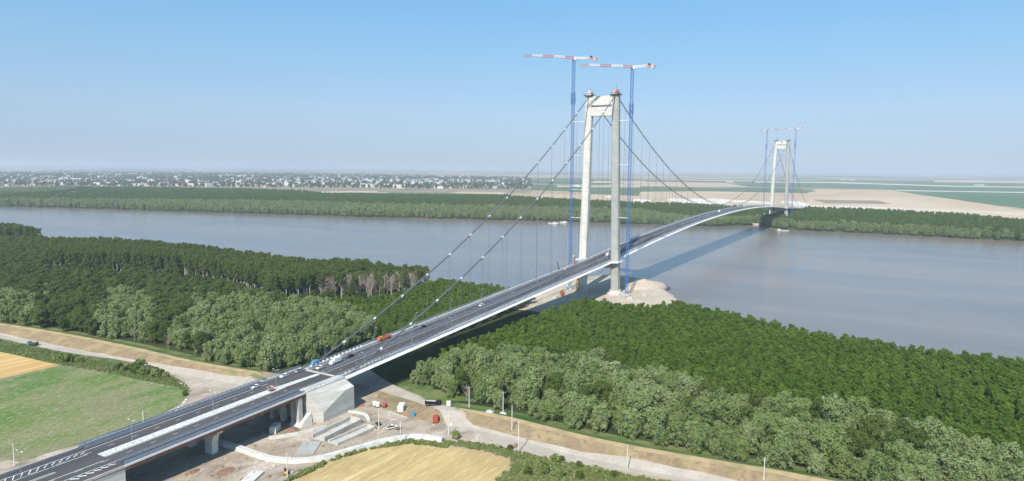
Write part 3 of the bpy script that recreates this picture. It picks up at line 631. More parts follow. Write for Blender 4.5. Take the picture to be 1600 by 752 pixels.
crane(-2, -30, 213.5, (-37, 9), (-3, -53), 'tall blue crane on the sand spit by the right leg of the near tower', ties=(165, 123, 72), tx=0, ty=-17.5)
crane(1120, 35, 215, (1087, -8), (1131, 54), 'distant blue crane by the left leg of the far bridge tower', ties=(150, 100), tx=1120, ty=16)
crane(1120, -30, 217, (1136, 14), (1112, -50), 'distant blue crane by the right leg of the far bridge tower', ties=(150, 100), tx=1120, ty=-16)

# ------------------------------------------------------------------ trees
def quads(P, N, s, rr, asp=.6):
    n = len(P); a = rr.normal(size=(n, 3)); t1 = np.cross(N, a); t1 /= np.linalg.norm(t1, axis=1)[:, None]+1e-9; t2 = np.cross(N, t1)
    s = s[:, None]; v = np.stack([P-t1*s-t2*s*asp, P+t1*s-t2*s*asp, P+t1*s+t2*s*asp, P-t1*s+t2*s*asp], 1).reshape(-1, 3); return v
def leaf_mesh(name, lumps, nleaf, size, m_, seed, droop=0., fill=.25, asp=.6):
    rr = np.random.default_rng(seed); L = np.array(lumps); w_ = L[:, 3]**2; idx = rr.choice(len(L), nleaf, p=w_/w_.sum())
    d = rr.normal(size=(nleaf, 3)); d[:, 2] = np.where(d[:, 2] < -.4, -d[:, 2], d[:, 2]); d /= np.linalg.norm(d, axis=1)[:, None]
    rad = np.where(rr.random(nleaf) < fill, rr.uniform(.3, .85, nleaf), rr.uniform(.85, 1.08, nleaf))
    P = L[idx, :3]+d*(L[idx, 3]*rad)[:, None]*np.array([1, 1, .85]); P[:, 2] -= droop*rr.random(nleaf)*(1-d[:, 2])
    N = d+rr.normal(size=(nleaf, 3))*.42; N /= np.linalg.norm(N, axis=1)[:, None]
    v = quads(P, N, size*rr.uniform(.6, 1.25, nleaf), rr, asp)
    me = bpy.data.meshes.new(name); me.vertices.add(len(v)); me.vertices.foreach_set('co', v.ravel()); me.loops.add(len(v)); me.loops.foreach_set('vertex_index', np.arange(len(v), dtype=np.int32))
    me.polygons.add(nleaf); me.polygons.foreach_set('loop_start', np.arange(0, len(v), 4, dtype=np.int32)); me.polygons.foreach_set('loop_total', np.full(nleaf, 4, dtype=np.int32)); me.materials.append(m_); me.update(calc_edges=True); return me
def trunk_mesh(name, H, r, m_, seed, limbs=5, z0=.35, z1=.8, spread=.3, lean=.03):
    q = random.Random(seed); mb = MB(); P = [(0, 0, -.6)]; x = y = 0
    for k in range(1, 7): x += q.uniform(-lean, lean)*H/3; y += q.uniform(-lean, lean)*H/3; P.append((x, y, H*k/6.))
    mb.tube(P, [r*(1-.14*k) for k in range(7)], 6)
    for i in range(limbs):
        t_ = z0+(z1-z0)*i/max(1, limbs-1); k = t_*6; a = P[int(k)]; a = (a[0], a[1], H*t_); th = q.uniform(0, 6.28); L = H*spread*q.uniform(.7, 1.2)
        b_ = (a[0]+math.cos(th)*L*.6, a[1]+math.sin(th)*L*.6, a[2]+L*.5); c_ = (a[0]+math.cos(th)*L, a[1]+math.sin(th)*L, a[2]+L*1.05)
        mb.tube([a, b_, c_], [r*.45, r*.3, r*.1], 5)
    me = bpy.data.meshes.new(name); me.from_pydata(mb.v, [], mb.f); me.materials.append(m_); me.update(); return me
def lumps_ball(rx, z0, z1, n, lr, seed, taper=None, squash=1):
    q = random.Random(seed); out = []
    for i in range(n):
        t_ = (i+.5)/n; z = z0+(z1-z0)*t_; prof = (taper(t_) if taper else math.sqrt(max(0, 1-(2*t_-1)**2*.85)))
        th = i*2.4+q.uniform(-.5, .5); rr_ = rx*prof*q.uniform(.35, .85); out.append((math.cos(th)*rr_, math.sin(th)*rr_, z, lr*q.uniform(.75, 1.25)))
    return out
KIND = {}
def make_kind(key, name, n, crown_fn, trunk_fn): KIND[key] = (name, [(crown_fn(i), trunk_fn(i)) for i in range(n)])
make_kind('willow', 'willow_tree', 6, lambda i: leaf_mesh('crown', lumps_ball(4.4+.5*(i%3), 2.2, 9.6+1.2*(i%4), 34, 1.42, i, lambda t: (1-.55*t)**.5*(.85+.25*math.sin(i+7*t))), 4200, .285, M['willow'], i, 1.5, .3),
          lambda i: trunk_mesh('trunk', 9, .38, M['bark'], i, 6, .25, .7, .35))
make_kind('oak', 'broadleaf_tree', 4, lambda i: leaf_mesh('crown', lumps_ball(4.2, 3.4, 12, 30, 1.6, 50+i, lambda t: math.sqrt(max(.1, 1-(1.7*t-.7)**2))), 3600, .28, M['oak'], 50+i, .2, .3),
          lambda i: trunk_mesh('trunk', 10, .35, M['bark'], 50+i, 6))
make_kind('poplar', 'poplar_tree', 6, lambda i: leaf_mesh('crown', lumps_ball(2.7, 3.6, 11.4+.35*(i%3), 20, 1.02, 90+i, lambda t: (1.05-.8*t)**.6), 2300, .21, M['poplar'], 90+i, .1, .3),
          lambda i: trunk_mesh('trunk', 11.5, .16, M['bark'], 90+i, 4, .3, .7, .15, .01))
make_kind('old', 'tall_poplar_tree', 6, lambda i: leaf_mesh('crown', lumps_ball(4.3, 12.5 if i % 2 else 8.5, 23.2, 28, 1.6, 130+i, lambda t: .55+.5*math.sin(2.6*t+.3)), 2600, .30, M['oldpop'], 130+i, .3, .3),
          lambda i: trunk_mesh('trunk', 20.5, .55, M['bark_pale'], 130+i, 7, .45, .8, .13, .012))
make_kind('bush', 'roadside_bush', 4, lambda i: leaf_mesh('foliage', lumps_ball(1.8, .4, 2.6, 12, 1.0, 170+i), 700, .26, M['weed' if i % 2 else 'oak'], 170+i),
          lambda i: trunk_mesh('stem', 2.2, .1, M['bark'], 170+i, 4, .1, .5, .5))
make_kind('weed', 'weed_clump', 3, lambda i: leaf_mesh('foliage', lumps_ball(1.7, .2, 1.8, 10, .8, 210+i), 420, .24, M['weed'], 210+i), lambda i: trunk_mesh('stem', 1.6, .05, M['bark'], 210+i, 3, .1, .5, .5))
make_kind('dead', 'bare_tree', 3, lambda i: leaf_mesh('twigs', lumps_ball(2.8, 3, 10, 16, 1.3, 190+i), 420, .22, M['bark_dead'], 190+i, asp=.12),
          lambda i: trunk_mesh('trunk', 10, .28, M['bark_dead'], 190+i, 12, .2, .9, .3))
def scatter_poly(poly, sp, jitter=.45, rows=None):
    P = np.array(poly); x0, y0 = P.min(0); x1, y1 = P.max(0); a, b = np.meshgrid(np.arange(x0, x1, sp), np.arange(y0, y1, sp)); q = np.stack([a.ravel(), b.ravel()], 1); q[:, 0] += (np.round((q[:, 1]-y0)/sp) % 2)*sp/2
    q += rng.uniform(-jitter, jitter, q.shape)*sp; return q[inside(q, poly)]
IND, STUFF = {}, {}
def plant(key, P, smin, smax, zone):
    """zone = (label, group)"""
    P = np.asarray(P).reshape(-1, 2)
    if not len(P): return
    z = hgt(P)
    for (x, y), zz_ in zip(P, z): IND.setdefault(key, []).append((math.hypot(x-CAM[0], y-CAM[1]), x, y, zz_-.1, random.uniform(smin, smax), zone))
def infield(P, mg=60):
    P = np.asarray(P, float).reshape(-1, 2); d = np.concatenate([P-CAM[:2], np.full((len(P), 1), 0-CAM[2])], 1); f_ = d@fw; px = 800+FOC*(d@CR)/f_; py = 376-FOC*(d@CU)/f_
    return (f_ > 0)&(px > -mg)&(px < 1600+mg)&(py < 752+mg)
BR = lambda P: P[(P[:, 1] > 21) | (P[:, 1] < -17.5) | (P[:, 0] > 30)]

# right bank: willow belt then plantation
belt_r = pts([(632, 598), (700, 618), (760, 636), (830, 656), (900, 672), (1000, 692), (1100, 712), (1200, 735), (1330, 758), (1400, 790), (1750, 790)])+[(-262, -420)]+pts([(1640, 712), (1550, 690), (1500, 672), (1400, 641), (1300, 628), (1200, 616), (1100, 592), (1000, 566), (930, 548), (860, 545), (780, 542), (720, 540), (660, 558), (640, 575)], 8)
q = scatter_poly(belt_r, 7.4); q = q[infield(q, 90)]; q = BR(q)
r_ = rng.random(len(q)); nz = np.sin(q[:, 0]*.06+1)*np.sin(q[:, 1]*.045+.5)
oak = (nz > .55)&(r_ < .6) | (r_ < .05); dead = (~oak)&(r_ > .985)
Zw = ('silver-green willow in the belt between the dike road and the poplar plantation', 'willows along the dike road'); Zo = ('dark olive broadleaf tree standing among the silver-green willows', 'dark trees among the willows')
fr = dist(q, pts([(632, 598), (700, 618), (760, 636), (830, 656), (900, 672), (1000, 692), (1100, 712), (1200, 735), (1330, 758)])) < 8
plant('willow', q[~oak&~dead&fr], .7, 1.1, ('drooping silver-green willow in the front row at the dike foot, right of the bridge', 'front row of willows at the dike foot')); plant('willow', q[~oak&~dead&~fr], .78, 1.35, Zw); plant('oak', q[oak], .85, 1.2, Zo); plant('dead', q[dead], .7, .95, ('bare greyish tree standing among the green willows', 'bare trees in the wood'))
plt_r = pts([(720, 540), (780, 541), (860, 545), (930, 548), (1000, 566), (1100, 592), (1200, 616), (1300, 628), (1400, 641), (1500, 672), (1550, 690), (1640, 712)], 8)+[(-230, -420), (-122, -420), (-122, -330), (-122, -262), (-110, -205), (-74, -142), (-64, -110), (-60, -94), (-88, -78), (-86, -48), (-90, -20), (-122, -17), (-190, -17), (-296, -17), (-290, -34)]
q = scatter_poly(plt_r, 4.5, .5); q = BR(q); q = q[infield(q, 90)]
Zp = ('young dark green poplar in the dense plantation beside the river', 'plantation poplars'); plant('poplar', q, .82, 1.06, Zp)
# left bank
wl = pts([(-60, 500), (0, 505), (60, 512), (150, 527), (200, 532), (250, 542), (300, 556), (350, 570), (430, 583), (490, 566), (560, 540), (600, 522)])
front_l = wl+pts([(600, 500), (560, 480), (500, 470), (440, 462), (380, 462), (300, 456), (240, 450), (150, 452), (90, 466), (60, 460), (-60, 430)], 9)
q = scatter_poly(front_l, 7.2); q = BR(q); r_ = rng.random(len(q))
def frac(q):  # picks the dark clump between the two willow groups
    dk = inside(q, pts([(60, 512), (130, 526), (152, 525), (158, 480), (200, 458), (150, 440), (90, 450), (55, 470)])) | inside(q, pts([(240, 536), (262, 545), (300, 500), (330, 470), (240, 450), (210, 455), (240, 480)]))
    return dk
dk = frac(q) | (r_ < .06)
plant('willow', q[~dk&(r_ < .985)], .78, 1.4, ('silver-green willow at the foot of the dike west of the bridge', 'willows at the foot of the dike')); plant('oak', q[dk], .9, 1.25, Zo); plant('dead', q[(~dk)&(r_ > .985)], .7, .9, ('bare greyish tree standing among the green willows', 'bare trees in the wood'))
# low plantation left of the bridge
plt_l = pts([(600, 512), (540, 492), (470, 486), (430, 478), (480, 466), (540, 463), (610, 458), (655, 444)], 8)+pts([(690, 433), (790, 446), (838, 455), (800, 470), (740, 490), (660, 520)], 7)
q = scatter_poly(plt_l, 4.6, .5); q = BR(q); plant('poplar', q, .8, 1.0, Zp)
# middle dark wood
FR0 = pts([(76, 426), (170, 428), (270, 432), (330, 444)])
mid_l = pts([(-80, 430), (60, 455), (90, 462), (160, 448), (240, 448), (300, 452), (380, 462), (430, 470), (470, 466)], 10)+pts([(430, 474), (330, 447), (270, 434), (170, 429), (70, 428), (-80, 424)])
q = scatter_poly(mid_l, 7.2); q = q[(dist(q, FR0) > 30) | (rng.random(len(q)) < .4)]; r_ = rng.random(len(q)); wq = (q[:, 1] < 260)&(r_ < .35) | (r_ < .06)
plant('oak', q[~wq], .65, 1.2, ('dark green broadleaf tree in the wood below the tall poplars', 'dark trees below the tall poplars')); plant('willow', q[wq], .7, 1.1, ('pale willow standing alone among dark trees below the tall poplars', 'single willows below the tall poplars'))
# low dark trees at the foot of the tall row
q = np.array(jit(scaled_off(pts([(300, 440), (330, 446), (430, 476), (480, 472), (540, 468), (600, 465)]), 4), 5.5, 4.5, False, 12)); q = q[rng.random(len(q)) < .75]; plant('oak', q, .5, .85, ('dark green broadleaf tree in the wood below the tall poplars', 'dark trees below the tall poplars'))
# tall old poplars
FRONT = pts([(76, 426), (170, 428), (270, 432), (330, 444), (430, 474), (480, 470), (540, 466), (640, 462), (672, 452)])
old_l = FRONT+pts([(666, 413, 20), (560, 404, 21), (460, 399, 22), (300, 376, 24), (170, 367, 24), (80, 366, 24)])
q = scatter_poly(old_l, 6.3, .45); q = q[~inside(q, RIVER)]; bare = (dist(q, FRONT[-3:-1]) < 26)&(rng.random(len(q)) < .45)
sc_end = dist(q, FRONT[-2:]+[old_l[len(FRONT)]]) < 60
plant('old', q[~bare&sc_end], .78, .9, ('tall old poplar at the bridge end of the row beside leafless trees', 'tall poplars at the bridge end')); edge = dist(q, FRONT) < 13
plant('old', q[~bare&~sc_end&edge], .92, 1.02, ('tall old poplar on the open edge of the wood, its long pale trunk bare', 'tall poplars on the wood edge')); plant('old', q[~bare&~sc_end&~edge], .9, 1.0, ('tall old poplar with a pale bare trunk above the wood', 'tall old poplars')); plant('dead', q[bare], 1.6, 1.95, ('tall leafless tree with pale brown branches at the end of the tall poplars', 'tall leafless trees'))
clump = pts([(-120, 340), (58, 349), (62, 356), (-120, 352)], 26); clump = [clump[0], clump[1], pts([(64, 386)])[0], pts([(-120, 378)])[0]]
q = scatter_poly(clump, 9); q = q[~inside(q, RIVER)]; plant('old', q, 1.0, 1.12, ('tall old poplar in the dark clump at the river far left', 'tall poplars of the far left clump'))
side = pts([(-120, 424), (-120, 376), (76, 380), (76, 426)]); q = scatter_poly(side, 6.4, .5); q = q[~inside(q, RIVER)]; plant('oak', q, .95, 1.35, ('dark green tree in the dense wood left of the tall poplars', 'dark trees left of the tall poplars'))
# pale scrub willows along the water edge of the plantation
q = np.array([p for k_ in (1.5, 4.5) for p in jit(scaled_off(near_shore, k_), 3.2, 1.6, False, 9)]); dd = np.array([h_ for h_ in q]); q = q[(q[:, 1] < -112)&(q[:, 1] > -430)&(q[:, 0] > -200)]
plant('willow', q, .28, .55, ('low pale willow scrub tree at the water edge', 'willow scrub at the water edge'))
# road-side bushes
for L, z_ in (([(88, 563, 1.3), (100, 566, 1.7), (106, 562, 1.2), (117, 566, 1.4), (124, 567, 1.2), (186, 577, 1.3), (192, 580, 1.), (203, 578, 1.2), (212, 583, 1.5), (219, 576, 1.7), (226, 585, 1.6), (235, 584, 1.5), (243, 588, 1.5), (252, 588, 1.3), (258, 590, 1.), (289, 618, .8), (712, 685, 1.2), (868, 721, 1.1), (877, 722, .8), (905, 731, .8), (797, 703, .7), (930, 740, 1.0), (838, 728, 1.2), (850, 740, 1.3), (872, 745, 1.2), (905, 748, 1.1), (960, 746, .9), (825, 742, 1.1)], None),):
    for px, py, s in L:
        x, y = at(px, py); IND.setdefault('bush', []).append((math.hypot(x-CAM[0], y-CAM[1]), x, y, h1(x, y)-.1, s, ('green roadside bush between the dirt road and a field', 'bushes along the dirt road')))
SRC = {}
def build_trees():
    for key, L in IND.items():
        name, var = KIND[key]; protos = []
        L.sort(key=lambda t: t[0])
        for k, (d, x, y, z_, s, (lab, grp)) in enumerate(L):
            if k >= (295 if key in ('willow', 'poplar', 'oak', 'old') else 295): STUFF.setdefault(key, []).append((x, y, z_, s)); continue
            v_ = k % len(var) if 'edge' not in grp else (2*k+1) % len(var); o = empty(name, (x, y, z_), random.uniform(0, 6.28), lab, name.replace('_', ' ') if key != 'oak' else 'tree', grp); o.scale = (s, s, s*(random.uniform(.9, 1.12) if key != 'old' else random.uniform(1.04, 1.1)))
            for me, nm in zip(var[v_], ('crown' if key != 'bush' else 'foliage', 'trunk' if key != 'bush' else 'stem')):
                c = bpy.data.objects.new(nm, me); COL.objects.link(c); c.parent = o
                SRC.setdefault((key, v_), []).append(c) if len(SRC.get((key, v_), [])) < 2 else None
build_trees()
def gn_scatter(name, P, sources, label, zs=1.0):
    """points (x,y,z,scale,variant) -> one object whose geometry nodes place the source meshes"""
    me = bpy.data.meshes.new(name); me.vertices.add(len(P)); A = np.array(P, float)
    me.vertices.foreach_set('co', A[:, :3].ravel())
    for nm, c, ty in (('sc', 3, 'FLOAT'), ('va', 4, 'INT')):
        at_ = me.attributes.new(nm, ty, 'POINT'); at_.data.foreach_set('value', A[:, c].astype(np.float32 if ty == 'FLOAT' else np.int32))
    at_ = me.attributes.new('ro', 'FLOAT', 'POINT'); at_.data.foreach_set('value', rng.uniform(0, 6.28, len(P)).astype(np.float32))
    o = bpy.data.objects.new(name, me); COL.objects.link(o); o['kind'] = 'stuff'; o['label'] = label
    ng = bpy.data.node_groups.new(name, 'GeometryNodeTree'); ng.interface.new_socket('Geometry', in_out='INPUT', socket_type='NodeSocketGeometry'); ng.interface.new_socket('Geometry', in_out='OUTPUT', socket_type='NodeSocketGeometry')
    N = ng.nodes; gi = N.new('NodeGroupInput'); go = N.new('NodeGroupOutput'); J = N.new('GeometryNodeJoinGeometry')
    def attr(nm, ty):
        a = N.new('GeometryNodeInputNamedAttribute'); a.data_type = ty; a.inputs[0].default_value = nm; return a.outputs['Attribute']
    sc, va, ro = attr('sc', 'FLOAT'), attr('va', 'INT'), attr('ro', 'FLOAT'); cx = N.new('ShaderNodeCombineXYZ'); ng.links.new(ro, cx.inputs[2]); cs = N.new('ShaderNodeCombineXYZ'); mz = N.new('ShaderNodeMath'); mz.operation = 'MULTIPLY'; mz.inputs[1].default_value = zs; ng.links.new(sc, mz.inputs[0]); ng.links.new(sc, cs.inputs[0]); ng.links.new(sc, cs.inputs[1]); ng.links.new(mz.outputs[0], cs.inputs[2])
    for i, srcs in enumerate(sources):
        cmp_ = N.new('FunctionNodeCompare'); cmp_.data_type = 'INT'; cmp_.operation = 'EQUAL'; ng.links.new(va, cmp_.inputs[2]); cmp_.inputs[3].default_value = i
        ip = N.new('GeometryNodeInstanceOnPoints'); jj = N.new('GeometryNodeJoinGeometry')
        for s in srcs:
            oi = N.new('GeometryNodeObjectInfo'); oi.inputs[0].default_value = s; oi.transform_space = 'ORIGINAL'; ng.links.new(oi.outputs['Geometry'], jj.inputs[0])
        ng.links.new(gi.outputs[0], ip.inputs['Points']); ng.links.new(cmp_.outputs[0], ip.inputs['Selection']); ng.links.new(jj.outputs[0], ip.inputs['Instance'])
        ng.links.new(cx.outputs[0], ip.inputs['Rotation']); ng.links.new(cs.outputs[0], ip.inputs['Scale']); ng.links.new(ip.outputs[0], J.inputs[0])
    ng.links.new(J.outputs[0], go.inputs[0]); md = o.modifiers.new('scatter', 'NODES'); md.node_group = ng; return o
def variants(key):
    if key == 'weed' and ('weed', 0) not in SRC:
        for i, (a, b_) in enumerate(KIND['weed'][1]): SRC[('weed', i)] = [bpy.data.objects.new('foliage', a)]
    return [SRC[(key, i)] for i in range(len(KIND[key][1])) if (key, i) in SRC]
LAB = dict(willow=('willow_woods', 'silver-green willow wood seen behind the first trees'), poplar=('poplar_woods', 'dense dark green poplar plantation stretching along the near bank'),
           oak=('broadleaf_woods', 'dark broadleaf wood on the near bank left of the bridge'), old=('tall_poplar_woods', 'tall old poplar wood with a level dark canopy by the river'))
print('TREES', {k: len(v) for k, v in IND.items()})
for key, L in STUFF.items():
    n = len(variants(key)); gn_scatter(LAB[key][0], [(x, y, z_, s, random.randrange(n)) for x, y, z_, s in L], variants(key), LAB[key][1], 1.07 if key == 'old' else 1.0)
# far bank woods: willows along the water, darker poplars behind
def far_wood(name, poly, sp, key, s0, s1, label, cond=None):
    q = scatter_poly(poly, sp); q = q[infield(q, 40)]; q = q[~inside(q, RIVER)]
    if cond is not None: q = q[cond(q)]
    n = len(variants(key)); z = np.maximum(hgt(q), -6); print(name, len(q)); gn_scatter(name, [(x, y, z_, random.uniform(s0, s1), random.randrange(n)) for (x, y), z_ in zip(q, z)], variants(key), label)
fs = [p for p in far_shore if -1000 < p[1] < 3300]
wb = pts([(-30, 309), (100, 310), (200, 311), (400, 313), (600, 318), (800, 322), (900, 324), (1010, 327), (1040, 334), (1100, 338), (1180, 342), (1240, 345), (1330, 350), (1420, 357), (1500, 366)], 10)
WBELT = fs+[(1050, -500)]+wb[::-1]+[(1300, 3300)]
far_wood('far_willow_woods', fs+[(1100, -900)]+[(1300, -400), (1500, 500), (2200, 3300)], 8.6, 'willow', .8, 1.45, 'pale willow belt along the far river bank', lambda q: (inside(q, WBELT) | (dist(q, far_shore) < 46))&(q[:, 1] > -420+rng.uniform(-60, 30, len(q))))
FP = pts([(1640, 346), (1500, 333), (1380, 327), (1262, 323), (1230, 326), (1150, 322), (1060, 317), (1000, 316), (800, 306), (790, 304), (700, 304), (560, 303), (500, 301), (470, 297), (400, 295), (330, 294), (230, 292), (120, 292), (118, 301), (-30, 300)], 12)
far_wood('far_poplar_woods', wb+[(880, -300), (845, -700)]+FP, 11, 'poplar', 1.05, 1.6, 'dark poplar plantations behind the far bank willows', lambda q: (dist(q, far_shore) > 44) | (q[:, 1] < -400))
# scrub and weeds
def weeds(name, poly, sp, s0, s1, label, key='weed'):
    q = scatter_poly(poly, sp); n = len(variants(key)); zq = hgt(q); gn_scatter(name, [(x, y, z_-.3, random.uniform(s0, s1), random.randrange(n)) for (x, y), z_ in zip(q, zq)], variants(key), label); print(name, len(q))
weeds('roadside_undergrowth', pts([(820, 708), (868, 720), (960, 738), (1010, 748), (1060, 757), (1100, 780), (800, 780), (775, 752), (795, 735), (800, 718), (760, 706), (700, 696), (690, 690), (720, 690), (770, 696)]), 1.15, .22, .62, 'tall green weeds between the stubble field and the dirt road')
weeds('field_edge_undergrowth', pts([(440, 755), (500, 725), (560, 706), (640, 689), (700, 696), (700, 700), (640, 693), (575, 703), (515, 722), (460, 750)]), 1.0, .35, .8, 'dark weedy strip edging the stubble field')
weeds('verge_undergrowth', pts([(-60, 522), (0, 532), (100, 553), (180, 570), (215, 574), (260, 584), (290, 600), (300, 612), (290, 612), (270, 603), (200, 590), (100, 571), (0, 548), (-60, 538)]), 1.5, .18, .5, 'green weeds between the left dirt road and the fields')
weeds('bank_reeds', pts([(1060, 474), (1095, 482), (1120, 486), (1110, 489), (1060, 480)], -7)+[(-60, -150), (-70, -140)], 3, .4, .9, 'reeds and willow scrub at the water edge by the spit')

# ------------------------------------------------------------------ town on the horizon
town = empty
def prism_house(w_, d, h, rf):
    mb = MB().box((0, 0, h/2), (w_, d, h)); me = bpy.data.meshes.new('house_wall'); me.from_pydata(mb.v, [], mb.f)
    return mb
def block(nm, w_, d, h, wall, roof, pitched):
    a = MB().box((0, 0, h/2), (w_, d, h)); b_ = MB()
    if pitched: b_.prism([(-d/2-.4, h), (d/2+.4, h), (0, h+d*.32)], -w_/2-.4, w_/2+.4, 'x')
    else: b_.box((0, 0, h+.4), (w_+.6, d+.6, .8))
    n = len(a.v); me = bpy.data.meshes.new(nm); me.from_pydata(a.v+b_.v, [], a.f+[tuple(i+n for i in f) for f in b_.f]); me.materials.append(M[wall]); me.materials.append(M[roof])
    me.polygons.foreach_set('material_index', [0]*len(a.f)+[1]*len(b_.f)); return me
flats = [block('apartment_block', w_, d, h, wl_, 'roof_grey', False) for w_, d, h, wl_ in ((46, 13, 15, 'cream'), (62, 12, 15, 'cream'), (30, 16, 24, 'cream'), (50, 14, 13, 'tan_wall'))]
houses = [block('town_house', w_, d, h, wl_, rf, True) for w_, d, h, wl_, rf in ((16, 11, 6, 'cream', 'roof_red'), (22, 12, 6, 'cream', 'roof_grey'), (18, 10, 5, 'tan_wall', 'roof_red'), (26, 14, 7, 'cream', 'roof_red'))]
def put(me, nm, x, y, rz, lab, cat, grp):
    o = bpy.data.objects.new(nm, me); COL.objects.link(o); o.location = (x, y, LAND_Z); o.rotation_euler.z = rz; tag(o, lab, cat, grp); return o
tr_ = random.Random(5)
def hline(px): return 262.5+px*.0075
for k in range(250):
    px = tr_.uniform(-10, 830); t_ = tr_.random()**.8; py = 289-t_*16+px*.004
    if 640 < px < 830: py = 291-t_*14
    x, y = at(px, py); put(flats[k % 4], 'apartment_block', x, y, tr_.choice((.3, 1.87))+tr_.uniform(-.2, .2), 'pale apartment block in the distant town beyond the river', 'apartment block', 'apartment blocks of the distant town')
for k in range(290):
    px = tr_.uniform(-10, 830); py = 290.5-tr_.random()**1.6*14+px*.004
    x, y = at(px, py); put(houses[k % 4], 'town_house', x, y, tr_.uniform(0, 3.1), 'small pitched-roof house in the distant town', 'house', 'houses of the distant town')
# the rows that stand out
k = 0
for px, py, n, dx in ((24, 277, 5, 6), (52, 283, 4, 4), (262, 289, 12, 6), (355, 283, 5, 8), (430, 284, 14, 9), (560, 285, 8, 9), (640, 287, 9, 7), (700, 285, 12, 7), (757, 278, 3, 4)):
    for i in range(n):
        x, y = at(px+i*dx, py+i*.12+tr_.uniform(-.3, .3))
        lab = 'long white red-roofed block at the river edge of the town' if px == 262 else 'white apartment slab in a bright row of the distant town'
        put(houses[3] if px == 262 else flats[(i+1) % 3], 'town_house' if px == 262 else 'apartment_block', x, y, -1.05+.52+1.57, lab, 'apartment block', 'red-roofed row of the town' if px == 262 else 'bright apartment rows of the town').scale = (1.6, 1, 1.1)
q = scatter_poly(pts([(-30, 291), (830, 297), (830, 279), (400, 271), (-30, 270)]), 58, .5); q = q[infield(q, 10)]; q = q[np.hypot(q[:, 0]-CAM[0], q[:, 1]-CAM[1]) < 12500]
n = len(variants('oak')); print('town trees', len(q)); gn_scatter('town_woods', [(x, y, -4, random.uniform(.8, 2.0), random.randrange(n)) for x, y in q], variants('oak'), 'dark trees between the houses of the distant town')
q = scatter_poly(pts([(-30, 290), (830, 296), (830, 277), (400, 270), (-30, 268.5)]), 110, .5); q = q[infield(q, 10)]; q = q[(np.sin(q[:, 0]*.0031+1)+np.sin(q[:, 1]*.0042)+rng.normal(0, .5, len(q))) > .55]
hs = [o for o in bpy.data.objects if o.name.startswith('town_house')][:4]; fl = [o for o in bpy.data.objects if o.name.startswith('apartment_block')][:2]
gn_scatter('distant_town', [(x, y, LAND_Z, random.uniform(.8, 1.5), random.randrange(6)) for x, y in q], [[o] for o in hs+fl], 'scattered roofs of the distant town')
# warehouses by the far abutment and along the fields
wh = [block('warehouse', w_, d, h, 'white', 'white', False) for w_, d, h in ((120, 30, 8), (70, 26, 7), (45, 20, 6))]
for i, (px, py, v_) in enumerate(((1075, 316.5, 0), (1102, 318, 1), (1003, 315, 1), (955, 309, 2), (1056, 314, 1), (1120, 314, 1), (1142, 315, 2), (1160, 316, 2), (1178, 317, 2), (1236, 318, 1), (1252, 320, 2), (1128, 318, 2), (1093, 314, 1), (1196, 318.5, 2))):
    x, y = at(px, py); o = put(wh[v_], 'warehouse', x, y, .95+random.uniform(-.1, .1), 'low white industrial shed beside the fields past the far bridge end', 'warehouse', 'white sheds past the far bridge end')
for i, (px, py) in enumerate(((1318, 281), (1331, 282), (1140, 285), (1530, 290), (900, 291), (1240, 283))):
    x, y = at(px, py); put(wh[2], 'farm_shed', x, y, .9, 'lone white farm shed far out on the open plain', 'farm shed', 'farm sheds on the plain').scale = (1.6, 1.6, 1.3)

# ------------------------------------------------------------------ sand spit, barges, river plant
def heap(name, c, rx, ry, h, m_, lab, cat, seed=1, rz=0, grp=None, pw=1.):
    q = random.Random(seed); mb = MB(); n = 18; rings = []
    for k, (r_, z_) in enumerate(((1.1, -.6), (.82, .2), (.55, .46), (.26, .78), (.06, 1.))):
        rings.append([(rx*r_*math.cos(a)*q.uniform(.9, 1.1), ry*r_*math.sin(a)*q.uniform(.9, 1.1), h*z_*q.uniform(.92, 1.06)) for a in np.linspace(0, 2*math.pi, n+1)[:-1]])
    mb.loft(rings); o = mb.build(name, m_, None, True, c, rz); return tag(o, lab, cat, grp)
SAND = G_['sand']
hm = at(1003, 452, -2.5)
heap('sand_mound', (58, -27, -3.4), 33, 20, 7.2, SAND, 'large cone of pale sand piled on the spit beside the near tower', 'sand mound', 3, -.3)
heap('sand_heap', (86, -4, -3.5), 13, 8, 3, SAND, 'low sand heap at the water end of the spit', 'sand heap', 4)

